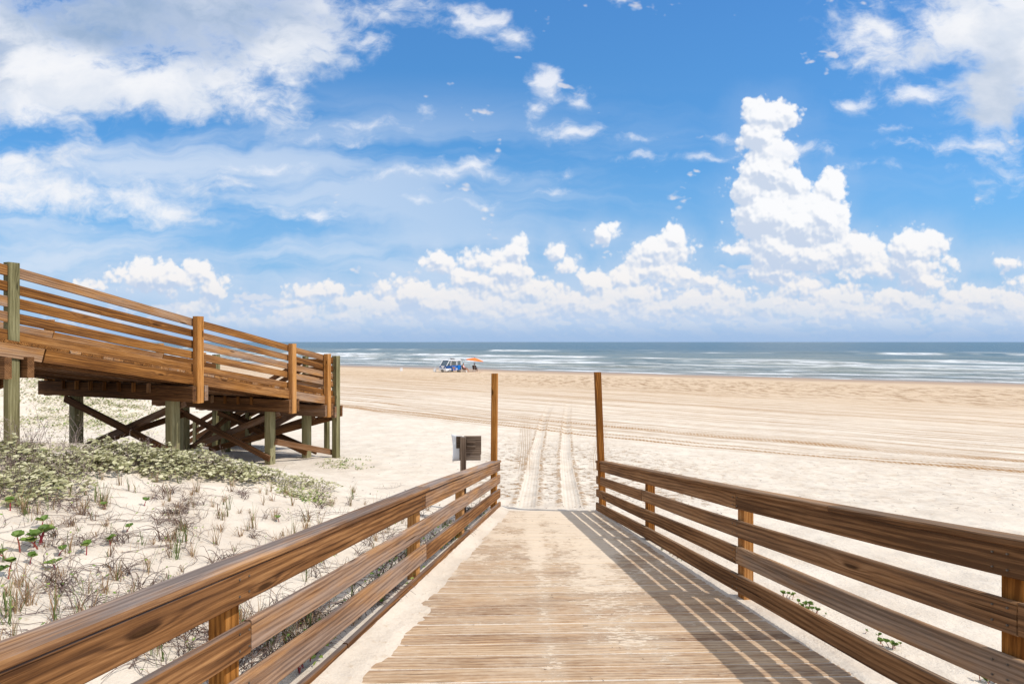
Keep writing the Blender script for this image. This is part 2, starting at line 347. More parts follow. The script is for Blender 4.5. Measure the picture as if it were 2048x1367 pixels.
W_GREEN = wood('treated_pine', (0.095, 0.082, 0.036), (0.20, 0.178, 0.088), (0.31, 0.28, 0.155), grey=(0.3, 0.28, 0.2), greyf=0.3, side_grey=0.05, gstr=0.25)
W_BEAM = wood('beam_pine', (0.065, 0.026, 0.009), (0.17, 0.075, 0.026), (0.28, 0.14, 0.058), greyf=0.3, side_grey=0.15)
W_DECK = wood('sandy_plank', (0.20, 0.10, 0.05), (0.43, 0.265, 0.145), (0.57, 0.41, 0.26), grey=(0.40, 0.31, 0.23), greyf=0.35, sand=1.0, gstr=0.35, knots=0.5)
W_GREY = wood('driftwood_board', (0.06, 0.038, 0.026), (0.165, 0.115, 0.082), (0.29, 0.215, 0.16), grey=(0.25, 0.20, 0.165), greyf=0.7, side_grey=0.2)

# ------------------------------------------------------------------ numpy noise
_tab = rng.random((256, 256))
def vnoise(x, y):
    xi = np.floor(x).astype(int); yi = np.floor(y).astype(int); fx = x - xi; fy = y - yi
    fx = fx * fx * (3 - 2 * fx); fy = fy * fy * (3 - 2 * fy)
    g = lambda a, b: _tab[a & 255, b & 255]
    return (g(xi, yi) * (1 - fx) + g(xi + 1, yi) * fx) * (1 - fy) + (g(xi, yi + 1) * (1 - fx) + g(xi + 1, yi + 1) * fx) * fy
def fbm(x, y, o=4):
    s = 0; a = 0.5; t = 0
    for i in range(o): s = s + a * vnoise(x * 2 ** i + 17 * i, y * 2 ** i + 9 * i); t += a; a *= 0.5
    return s / t
def sst(a, b, x):
    q = np.clip((x - a) / (b - a), 0, 1); return q * q * (3 - 2 * q)

def deck_z(d): return -(1.6 + 0.132 * d)
def XL(d): return -1.65 + 0.187 * d
def XR(d): return 2.528 - 0.156 * d
DEND = 7.78
RUTS = ((0.21, 0.66, 1.49, 4.0, 1.0), (0.95, 1.57, 2.6, 5.2, 1.0), (0.10, 0.37, 0.66, 1.6, 0.7), (1.45, 2.5, 4.4, 8.5, 0.6))
def ground(X, d):
    """height of the sand relative to the eye"""
    X = np.asarray(X, float); d = np.asarray(d, float)
    wv = np.clip(d / 25, 0, 1); S = d + 0.47 * X * wv
    z = np.interp(S, [-30, 0, 8, 13, 20, 30, 50, 70, 80, 90, 130, 400], [-0.9, -1.62, -2.655, -3.22, -3.68, -3.95, -4.30, -4.58, -4.70, -4.86, -6.0, -9])
    z = z + 0.95 * sst(0.7, 6.0, -X) * (1 - 0.93 * sst(7.0, 11.4, d + 0.12 * (X + 5))) * sst(-60, -20, X)
    z = z + 2.0 * np.exp(-((X + 24) / 7) ** 2 - ((d - 25) / 7) ** 2)
    # roughness
    near = 1 - sst(12, 30, d)
    z = z + (fbm(X * 0.35, d * 0.35, 3) - 0.5) * 0.10 * sst(0.3, 2.5, np.maximum(np.maximum(X - XR(d), XL(d) - X), d - DEND))
    z = z + (fbm(X * 1.7 + 5, d * 1.7, 3) - 0.5) * 0.045 * near
    z = z + (fbm(X * 6, d * 6, 3) - 0.5) * 0.016 * near
    # strip of beach driven over by cars: two ruts leaving the ramp
    for tr in RUTS[:2]:
        tx = np.interp(d, [7.8, 14.7, 24, 45], tr[:4])
        rr = np.abs(X - tx); g = (1 - sst(0.06, 0.17, rr)) * sst(7.7, 8.2, d) * (1 - sst(25, 40, d))
        ridge = np.exp(-((rr - 0.21) / 0.05) ** 2) * sst(7.7, 8.2, d) * (1 - sst(20, 30, d))
        z = z - 0.028 * g + 0.022 * ridge * (0.4 + fbm(X * 9, d * 5, 2))
    q = d + 0.66 * X
    for q0, wd, dep in ((22.2, 0.25, .03), (23.1, 0.25, .025), (25.7, 0.25, .025), (29.5, .3, .02), (40, .4, .02)):
        rr = np.abs(q - q0 - 0.5 * (fbm(X * 0.1, X * 0 + q0, 2) - .5)); z = z - dep * (1 - sst(wd * .4, wd, rr))
    # under and beside the boardwalk
    dk = deck_z(d)
    inside = (X > XL(d)) & (X < XR(d))
    el = X - XL(d); er = XR(d) - X
    nz = (fbm(X * 2.3 + 40, d * 2.3, 3) - 0.5)
    wdt = 0.13 + 0.17 * sst(4.6, 2.8, d) + 0.45 * nz * 0.55 + 0.10 * (fbm(X * 9 + 3, d * 22, 3) - 0.5)
    driftL = 0.016 * (1 - sst(wdt - 0.10, wdt + 0.02, el)) + 0.05 * np.exp(-np.maximum(el, 0) / 0.07)
    driftR = 0.012 * (1 - sst(0.0, 0.06 + 0.1 * nz, er))
    fine = (fbm(X * 14, d * 14, 2) - 0.5) * 0.006
    ramp = dk - 0.0040 + driftL + driftR + fine * np.clip((driftL + driftR) * 80, 0, 1)
    endf = sst(DEND + 0.5, DEND - 0.02, d)
    kin = sst(-0.55, -0.02, np.minimum(el, er)) * endf
    z = z * (1 - kin) + ramp * kin
    # front of ramp: sand just at deck level
    front = sst(-0.6, 0.0, np.minimum(el, er)) * (1 - sst(DEND, DEND + 0.7, d)) * (d > DEND - 0.02)
    return z
def gz(X, d): return float(ground(X, d)) + ZC

# ------------------------------------------------------------------ sand
def sand_material():
    m, nt, b = material('sand')
    P = nt.node('ShaderNodeNewGeometry').outputs['Position']
    x, y, z = nt.sep(P)[0:3]
    wv = nt.m('DIVIDE', y, 25.0, clamp=True)
    S = nt.m('ADD', y, nt.m('MULTIPLY', nt.m('MULTIPLY', x, 0.47), wv))
    big = nt.noise(P, 0.16, 5, 0.6); mid = nt.noise(P, 1.3, 6, 0.65); fine = nt.noise(P, 11.0, 6, 0.7); grain = nt.noise(P, 160.0, 2, 0.6)
    c = nt.mix(nt.rng(mid, 0.3, 0.7), (0.57, 0.485, 0.395), (0.665, 0.585, 0.49))
    # blotches of coarser tan sand and shell bits
    c = nt.mix(nt.m('MULTIPLY', nt.rng(fine, 0.57, 0.74), 0.55), c, (0.44, 0.31, 0.185))
    c = nt.mix(nt.m('MULTIPLY', nt.rng(nt.noise(P, 2.6, 6, 0.8), 0.62, 0.72), 0.55), c, (0.34, 0.225, 0.12))
    # browner churned belt toward the sea
    Sn = nt.m('ADD', S, nt.m('MULTIPLY', nt.m('SUBTRACT', big, 0.5), 14.0))
    belt = nt.rng(Sn, 20.0, 60.0)
    c = nt.mix(nt.m('MULTIPLY', belt, 0.80), c, (0.53, 0.385, 0.25))
    ch = nt.noise(nt.v('MULTIPLY', P, (0.7, 0.30, 0.0)), 1.6, 6, 0.8)
    chm = nt.m('MULTIPLY', nt.rng(ch, 0.47, 0.60), nt.m('MULTIPLY', nt.rng(Sn, 44.0, 56.0), nt.rng(Sn, 76.0, 68.0)))
    c = nt.mix(nt.m('MULTIPLY', nt.m('MULTIPLY', chm, 0.8), nt.rng(x, -15.0, 12.0, 0.3, 1.0)), c, (0.22, 0.12, 0.05))
    wet = nt.rng(nt.m('ADD', S, nt.m('MULTIPLY', nt.m('SUBTRACT', big, 0.5), 5.0)), 73.0, 80.0)
    c = nt.mix(wet, c, (0.36, 0.26, 0.19))
    wet2 = nt.rng(S, 81.0, 85.0)
    c = nt.mix(wet2, c, (0.27, 0.22, 0.18))
    # long wheel marks parallel to the sea
    jit = nt.m('MULTIPLY', nt.m('SUBTRACT', nt.noise(nt.comb(nt.m('MULTIPLY', x, 0.06), 3.0, 0.0), 1.0, 2), 0.5), 1.2)
    q = nt.m('ADD', nt.m('ADD', y, nt.m('MULTIPLY', x, 0.66)), jit)
    al = nt.m('SUBTRACT', x, nt.m('MULTIPLY', y, 0.66))
    n_l = nt.noise(nt.comb(nt.m('MULTIPLY', q, 2.2), nt.m('MULTIPLY', al, 0.035), 0.0), 1.0, 5, 0.72)
    lines = nt.m('MULTIPLY', nt.rng(n_l, 0.47, 0.62), nt.m('MULTIPLY', nt.rng(q, 19.5, 22.5), nt.rng(q, 66.0, 48.0)))
    lines = nt.m('MULTIPLY', lines, 0.75)
    tread = nt.rng(nt.m('ADD', nt.m('SINE', nt.m('ADD', nt.m('MULTIPLY', al, 38.0), nt.m('MULTIPLY', q, 14.0))), nt.m('MULTIPLY', nt.m('SUBTRACT', nt.noise(P, 6.0, 3, 0.6), 0.5), 4.0)), -0.9, 0.5)
    for q0, wd, st in ((22.2, 0.26, 1.0), (23.05, 0.24, 0.85), (25.7, 0.26, 0.95), (26.6, 0.16, 0.45), (29.3, 0.22, 0.5), (33.5, 0.3, 0.4), (40.0, 0.45, 0.6), (42.0, .4, .4)):
        k = nt.rng(nt.m('ABSOLUTE', nt.m('SUBTRACT', q, q0)), wd * 1.3, wd * 0.7)
        k = nt.m('MULTIPLY', nt.m('MULTIPLY', k, st), nt.m('MULTIPLY_ADD', tread, 0.4, 0.6))
        k = nt.m('MULTIPLY', k, nt.rng(nt.noise(nt.comb(nt.m('MULTIPLY', al, 0.12), q0, 0.0), 1.0, 3), 0.30, 0.52, 0.35, 1.0))
        lines = nt.m('MAXIMUM', lines, k)
    # ruts leading from the ramp
    hb = None; smooth_in = None
    for xa, xb, xc, xd, st in RUTS:
        t1 = nt.rng(y, 7.8, 14.7, xa, xb, False); t2 = nt.rng(y, 14.7, 24.0, 0.0, xc - xb, False); t3 = nt.rng(y, 24.0, 45.0, 0.0, xd - xc, False)
        rr = nt.m('SUBTRACT', x, nt.m('ADD', t1, nt.m('ADD', t2, t3)))
        on = nt.m('MULTIPLY', nt.rng(y, 7.9, 8.4) if st == 1.0 else nt.rng(y, 11.0, 13.5), nt.rng(y, 38.0, 17.0, 0.0, 1.0) if st == 1.0 else nt.rng(y, 30.0, 22.0))
        wob = nt.m('ADD', nt.m('ABSOLUTE', rr), nt.m('MULTIPLY', nt.m('SUBTRACT', nt.noise(nt.comb(x, nt.m('MULTIPLY', y, 0.4), 7.0), 6.0, 4), 0.5), 0.10))
        ins = nt.rng(wob, 0.18, 0.15); 
        rib = nt.rng(nt.m('SINE', nt.m('MULTIPLY', rr, 95.0)), -0.2, 0.9)
        bars = nt.rng(nt.m('SINE', nt.m('ADD', nt.m('MULTIPLY', y, 60.0), nt.m('MULTIPLY', nt.m('ABSOLUTE', rr), 60.0))), 0.0, 0.8)
        edge = nt.m('MULTIPLY', nt.rng(wob, 0.14, 0.19), nt.rng(wob, 0.30, 0.21))
        k = nt.m('MULTIPLY', nt.m('MULTIPLY', ins, nt.m('MULTIPLY', rib, 0.15 if st == 1.0 else 0.8)), on)
        k = nt.m('MAXIMUM', k, nt.m('MULTIPLY', nt.m('MULTIPLY', edge, on), nt.m('MULTIPLY', nt.rng(nt.noise(P, 7.0, 4, 0.7), 0.42, 0.58), 0.85 * st)))
        lines = nt.m('MAXIMUM', lines, nt.m('MULTIPLY', k, st))
        hh = nt.m('MULTIPLY', nt.m('MULTIPLY', ins, on), nt.m('ADD', nt.m('MULTIPLY', rib, 0.5), nt.m('MULTIPLY', bars, 0.5)))
        hb = hh if hb is None else nt.m('ADD', hb, hh)
        if st == 1.0:
            si = nt.m('MULTIPLY', nt.rng(wob, 0.185, 0.15), on); smooth_in = si if smooth_in is None else nt.m('MAXIMUM', smooth_in, si)
    # trampled crumbs between and beside the ruts
    near = nt.m('MULTIPLY', nt.rng(y, 7.9, 9.0), nt.rng(y, 22.0, 14.0))
    nearx = nt.m('MULTIPLY', nt.rng(x, -1.5, -0.1), nt.rng(x, 6.0, 2.0, 0.30, 1.0))
    crm = nt.m('MULTIPLY', nt.m('MULTIPLY', nt.rng(nt.noise(P, 5.0, 5, 0.78), 0.51, 0.62), near), nt.m('MULTIPLY', nearx, 0.9))
    lines = nt.m('MAXIMUM', lines, nt.m('MULTIPLY', crm, nt.m('SUBTRACT', 1.0, smooth_in)))
    c = nt.mix(lines, c, (0.31, 0.175, 0.075))  # brown of disturbed sand, with shade of tread ridges and crumbs painted in
    nt.put(b.inputs['Base Color'], c)
    nt.put(b.inputs['Roughness'], nt.rng(wet2, 0.0, 1.0, 0.95, 0.35)); b.inputs['Specular IOR Level'].default_value = 0.2
    foot = nt.vor(nt.v('ADD', P, nt.v('SCALE', nt.noisec(P, 2.0, 2), 0.3)), 2.6, 0.0, 'SMOOTH_F1', '3D', 0.5, 0.5)
    h = nt.m('ADD', nt.m('MULTIPLY', mid, 0.5), nt.m('MULTIPLY', fine, 0.28))
    h = nt.m('ADD', h, nt.m('MULTIPLY', grain, 0.03))
    h = nt.m('ADD', h, nt.m('MULTIPLY', foot, nt.m('MULTIPLY', nt.rng(q, 24.0, 18.0), 0.55)))
    h = nt.m('SUBTRACT', h, nt.m('MULTIPLY', lines, 0.22))
    h = nt.m('ADD', h, nt.m('MULTIPLY', hb, 0.10))
    h = nt.m('ADD', h, nt.m('MULTIPLY', nt.m('MULTIPLY', ch, nt.rng(Sn, 40.0, 56.0)), 1.2))
    nt.put(b.inputs['Normal'], nt.bump(h, 0.9, 0.09))
    return m

def build_beach():
    nd, nu = 560, 760
    a = np.linspace(0, 1, nd); dd = -6 + 5.2 * a * 1 + 0  # placeholder
    d1 = np.linspace(-6, 0.8, 24)[:-1]; d2 = np.geomspace(0.8 + 2.5, 150 + 2.5, nd) - 2.5
    d3 = np.array([200, 300, 500.]); D = np.concatenate([d1, d2, d3])
    u = np.linspace(-1, 1, nu); u = 1.15 * u + 1.0 * u ** 5
    DD, UU = np.meshgrid(D, u, indexing='ij'); XX = UU * (np.maximum(DD, 0) + 3.0) + 0.4
    Z = ground(XX, DD) + ZC
    co = np.stack([XX, DD, Z], -1).reshape(-1, 3)
    n0, n1 = DD.shape; i = np.arange(n0 * n1).reshape(n0, n1)
    f = np.stack([i[:-1, :-1], i[:-1, 1:], i[1:, 1:], i[1:, :-1]], -1).reshape(-1, 4)
    me = bpy.data.meshes.new('beach'); me.vertices.add(len(co)); me.vertices.foreach_set('co', co.astype(np.float32).ravel())
    me.loops.add(f.size); me.loops.foreach_set('vertex_index', f.astype(np.int32).ravel())
    me.polygons.add(len(f)); me.polygons.foreach_set('loop_start', np.arange(0, f.size, 4, dtype=np.int32)); 
    me.update(calc_edges=True); me.validate()
    o = link('beach', me, sand_material(), None, True); tag(o, 'pale sand beach with wheel tracks running down to the surf', 'beach', kind='structure')
build_beach()

# ------------------------------------------------------------------ sea
def build_sea():
    m, nt, b = material('sea_water')
    P = nt.node('ShaderNodeNewGeometry').outputs['Position']; x, y, z = nt.sep(P)[0:3]
    S = nt.m('ADD', y, nt.m('MULTIPLY', x, 0.47)); al = nt.m('SUBTRACT', x, nt.m('MULTIPLY', y, 0.47))
    wob = nt.m('MULTIPLY', nt.m('SUBTRACT', nt.noise(nt.comb(nt.m('MULTIPLY', al, 0.02), nt.m('MULTIPLY', S, 0.02), 0.0), 1.0, 3), 0.5), 22.0)
    Sw = nt.m('ADD', S, wob)
    foam = None
    fn = nt.noise(nt.comb(nt.m('MULTIPLY', al, 0.10), nt.m('MULTIPLY', S, 0.42), 0.0), 1.0, 6, 0.72)
    for s0, wd, lo in ((87, 2.5, 0.36), (95, 3.2, 0.38), (107, 4.5, 0.38), (121, 6.0, 0.42), (140, 9.0, 0.44), (166, 11.0, 0.46), (262, 16.0, 0.52), (330, 16.0, 0.60)):
        seg = nt.noise(nt.comb(nt.m('MULTIPLY', al, 0.022), float(s0), 0.0), 1.0, 3, 0.55)
        k = nt.m('MULTIPLY', nt.rng(nt.m('ABSOLUTE', nt.m('SUBTRACT', Sw, s0)), wd, wd * 0.2), nt.rng(seg, lo - 0.05, lo + 0.07))
        k = nt.m('MULTIPLY', k, nt.rng(fn, 0.34, 0.56, 0.18, 1.0))
        foam = k if foam is None else nt.m('MAXIMUM', foam, k)
    lace = nt.m('MULTIPLY', nt.m('MULTIPLY', nt.rng(fn, 0.45, 0.60), nt.rng(S, 165.0, 112.0)), 0.62)
    foam = nt.m('MAXIMUM', foam, lace)
    foam = nt.m('MAXIMUM', foam, nt.m('MULTIPLY', nt.rng(S, 88.0, 84.5), 0.5))
    sw = nt.noise(nt.comb(nt.m('MULTIPLY', al, 0.03), nt.m('MULTIPLY', S, 0.13), 0.0), 1.0, 5, 0.6)
    surf = nt.mix(nt.rng(sw, 0.4, 0.6), (0.10, 0.15, 0.165), (0.19, 0.21, 0.18))
    c = nt.mix(nt.rng(S, 110.0, 420.0), surf, (0.055, 0.115, 0.16))
    c = nt.mix(nt.rng(S, 100.0, 84.0, 0.0, 0.6), c, (0.26, 0.24, 0.21))
    cf = nt.mix(nt.m('MULTIPLY', foam, 0.90), c, (0.74, 0.76, 0.78))
    nt.put(b.inputs['Base Color'], cf)
    nt.put(b.inputs['Roughness'], nt.rng(foam, 0.0, 0.6, 0.32, 0.9)); b.inputs['IOR'].default_value = 1.33
    nt.put(b.inputs['Specular IOR Level'], nt.rng(foam, 0.0, 0.5, 0.42, 0.1))
    w1 = nt.noise(nt.comb(nt.m('MULTIPLY', al, 0.25), nt.m('MULTIPLY', S, 0.7), 0.0), 1.0, 5, 0.6)
    h = nt.m('ADD', w1, nt.m('MULTIPLY', foam, 0.6))
    nt.put(b.inputs['Normal'], nt.bump(h, 1.0, 0.9))
    # geometry: swells near the beach, flat sheet to the horizon
    s = np.concatenate([np.linspace(74, 330, 260), np.geomspace(335, 45000, 50)]); t = np.linspace(-1, 1, 340); t = np.sign(t) * np.abs(t) ** 2.2
    SS, TT = np.meshgrid(s, t, indexing='ij'); TX = TT * (350 + SS * 2.5)
    X = TX; Y = SS - 0.47 * X
    ALX = X - 0.47 * Y
    Z = np.zeros_like(X); near = (1 - sst(260, 330, SS)) * sst(86, 96, SS)
    for s0, wd, h in ((95, 1.2, .14), (107, 1.6, .25), (121, 2.0, .4), (140, 2.4, .55), (166, 3.0, .6), (205, 4, .45), (262, 5, .7)):
        seg = sst(.38, .55, vnoise(ALX * 0.022 + s0, ALX * 0 + s0 * 1.7))
        rr = SS + 8 * (fbm(ALX * .02 + 3, SS * .02, 2) - .5) - s0
        Z += h * seg * np.exp(-(rr / wd) ** 2) * near
    Z += (fbm(ALX * .2, SS * .35, 3) - .5) * .12 * near
    co = np.stack([X, Y, Z], -1).reshape(-1, 3); n0, n1 = X.shape; i = np.arange(n0 * n1).reshape(n0, n1)
    f = np.stack([i[:-1, :-1], i[:-1, 1:], i[1:, 1:], i[1:, :-1]], -1).reshape(-1, 4)
    me = bpy.data.meshes.new('sea'); me.vertices.add(len(co)); me.vertices.foreach_set('co', co.astype(np.float32).ravel())
    me.loops.add(f.size); me.loops.foreach_set('vertex_index', f.astype(np.int32).ravel())
    me.polygons.add(len(f)); me.polygons.foreach_set('loop_start', np.arange(0, f.size, 4, dtype=np.int32)); me.update(calc_edges=True); me.validate()
    o = link('sea', me, m, None, True); tag(o, 'grey blue sea with rows of white breakers', 'sea', kind='structure')
build_sea()

# ------------------------------------------------------------------ boardwalk deck
def P3(X, d, z): return Vector((X, d, z + ZC))
def build_deck():
    mb = MB(); d = -1.6; k = 0
    while d < DEND - 0.05:
        w = 0.142 + random.uniform(-0.002, 0.002); dc = d + w / 2
        a0 = XL(dc) + 0.0 + random.uniform(-0.03, 0.01); a1 = XR(dc) - 0.01 + random.uniform(-0.012, 0.012)
        if dc < 0.5: a0 = max(a0, -1.75)
        tz = random.uniform(-0.001, 0.0025); secs = []
        sl = 0.132; wv = Vector((0, 1, -sl)).normalized(); tv = Vector((0, sl, 1)).normalized()
        for i in range(6):
            q = i / 5; X = a0 + (a1 - a0) * q; dy = 0.03 * (X - 0.5)
            y = dc + dy + 0.001 * math.sin(k * 3 + q * 5)
            secs.append((P3(X, y, deck_z(y) - 0.019 + tz), wv * w / 2, tv * 0.019, X))
        mb.sweep(secs, 0.0035)
        d += w + random.uniform(0.012, 0.018); k += 1
    o = mb.build('boardwalk', W_DECK); tag(o, 'sandy plank boardwalk ramp sloping down between the two railings', 'boardwalk', kind='structure')
build_deck()

# ------------------------------------------------------------------ ramp railings
def interp(d, xs, ys): 
    if d < xs[0]: return ys[0] + (ys[1] - ys[0]) / (xs[1] - xs[0]) * (d - xs[0])
    if d > xs[-1]: return ys[-1] + (ys[-1] - ys[-2]) / (xs[-1] - xs[-2]) * (d - xs[-1])
    return float(np.interp(d, xs, ys))
RAILDATA = {}
def railing(side):
    if side < 0:
        XF = XL; st = [2.18, 2.89, 4.71, 7.81]
        cap = [-0.985, -1.095, -1.355, -1.845]
        B = [([-1.023, -1.130, -1.395, -1.885], [-1.172, -1.277, -1.548, -2.010]),
             ([-1.272, -1.382, -1.640, -2.070], [-1.418, -1.532, -1.785, -2.205]),
             ([-1.515, -1.628, -1.880, -2.290], [-1.665, -1.782, -2.030, -2.430]),
             ([-1.765, -1.885, -2.115, -2.500], [-1.915, -2.030, -2.255, -2.640])]
        posts = [0.55, 2.24, 4.50, 5.94]; pend = 7.70
        joints = {0: [4.60], 1: [2.33, 5.99], 2: [1.1, 4.62], 3: [3.2, 6.1], 'c': [4.66]}
        name = 'railing'; label = 'weathered four board railing on the left of the ramp beside the plants'; mat = W_LEFT
        dmax = 7.86
    else:
        XF = XR; st = [2.157, 2.85, 4.124, 7.61]
        cap = [-0.852, -0.984, -1.213, -1.812]
        B = [([-0.8895, -1.022, -1.253, -1.850], [-1.030, -1.160, -1.393, -1.970]),
             ([-1.126, -1.257, -1.480, -2.054], [-1.273, -1.402, -1.622, -2.180]),
             ([-1.379, -1.505, -1.705, -2.260], [-1.520, -1.647, -1.851, -2.380]),
             ([-1.622, -1.746, -1.935, -2.470], [-1.765, -1.892, -2.082, -2.598])]
        posts = [0.5, 2.19, 4.16, 6.02]; pend = 7.66
        joints = {0: [4.20], 1: [2.17, 6.1], 2: [4.20], 3: [2.3], 'c': [3.2]}
        name = 'railing'; label = 'brown four board railing on the right of the ramp, its shadow on the planks'; mat = W_RIGHT
        dmax = 7.80
    RAILDATA[side] = (st, B); d0 = -1.2; org = Vector((XF(4), 4, deck_z(4) + ZC))
    root = thing(name, org, label, 'railing', 'railings along the ramp')
    for bi, (zt, zb) in enumerate(B):
        cuts = [d0] + joints[bi] + [dmax + (0.03 if bi == 3 else 0)]
        for a, b in zip(cuts[:-1], cuts[1:]):
            a += 0.004; b -= 0.004
            mb = MB(org); n = max(3, int((b - a) / 0.25)); secs = []; ph = random.uniform(0, 6); jz = random.uniform(-0.004, 0.004); jx = random.uniform(0, 0.005)
            for i in range(n):
                d = a + (b - a) * i / (n - 1); t = interp(d, st, zt); bt = interp(d, st, zb)
                wq = 0.003 * math.sin(ph + d * 2.1)
                X = XF(d) + side * (0.019 + jx) + 0.002 * math.sin(ph + d)
                secs.append((P3(X, d, (t + bt) / 2 + wq + jz), Vector((0, 0, (t - bt) / 2)), Vector((0.019, 0, 0)), d))
            mb.sweep(secs, 0.006); mb.build('rail_board', mat, root)
    cuts = [d0] + joints['c'] + [dmax]
    for a, b in zip(cuts[:-1], cuts[1:]):
        mb = MB(org); n = max(3, int((b - a) / 0.25)); secs = []; ph = random.uniform(0, 6)
        for i in range(n):
            d = a + 0.003 + (b - a - 0.006) * i / (n - 1); z = interp(d, st, cap)
            X = XF(d) + side * (0.070 - 0.012)
            secs.append((P3(X, d, z - 0.019 + 0.001), Vector((0.070, 0, 0)), Vector((0, 0, 0.019)), d))
        mb.sweep(secs, 0.007); mb.build('cap_rail', mat, root)
    ax = Vector((0.187, 1, 0)).normalized() if side < 0 else Vector((-0.156, 1, 0)).normalized()
    nrm = Vector((ax.y, -ax.x, 0)) * side
    for d in posts:
        X = XF(d) + side * (0.041 + 0.0445)
        z1 = interp(d, st, cap) - 0.040; z0 = float(ground(X, d)) - 0.25
        mb = MB(org); secs = [(P3(X, d + 0.045, z), ax * 0.0445, nrm * 0.0445, z) for z in (z0, (z0 + z1) / 2, z1)]
        mb.sweep(secs, 0.004); mb.build('post', W_POST, root)
    # tall end post
    if side < 0: topx, topz = (989.5 - 1024) / 1000, (683 - 746) / 1000
    else: topx, topz = (1195.0 - 1024) / 1000, (683 - 743.5) / 1000
    X0 = XF(pend) + side * (0.041 + 0.0445) + (0.03 if side < 0 else -0.03)
    X1 = topx * pend; z1 = topz * pend; z0 = deck_z(pend) - 0.4
    if side > 0: X0 = XF(pend) + 0.075
    if side < 0: X0 = XF(pend) - 0.075; 
    mb = MB(org); secs = [(P3(X0 + (X1 - X0) * q, pend, z0 + (z1 - z0) * q), ax * 0.0445, nrm * 0.0445, q * 3) for q in (0, 0.5, 1)]
    mb.sweep(secs, 0.004); mb.build('tall_post', W_POST, root)
railing(-1); railing(1)

M_NAIL = plain('galvanised_nail', (0.16, 0.14, 0.12), 0.5, 0.2, 30, 0.6)
def nails():
    for side, XF, posts in ((-1, XL, (2.24, 4.50, 5.94, 7.66)), (1, XR, (2.19, 4.16, 6.02, 7.62))):
        root = [o for o in C.objects if o.name.startswith('railing') and o.parent is None][0 if side < 0 else 1]
        st, B = RAILDATA[side]; org = root.location; bm = bmesh.new()
        for d in posts:
            for zt, zb in B:
                for q in (0.25, 0.75):
                    for dd in (0.015, 0.075):
                        dj = d + dd; z = interp(dj, st, zt) * (1 - q) + interp(dj, st, zb) * q
                        p = P3(XF(dj) - side * 0.0005, dj, z + random.uniform(-.004, .004)) - org
                        bmesh.ops.create_cone(bm, cap_ends=True, segments=8, radius1=0.0045, radius2=0.0045, depth=0.006, matrix=Matrix.Translation(p) @ Matrix.Rotation(R(90), 4, 'Y'))
        bobj('nail_heads', bm, M_NAIL, root)
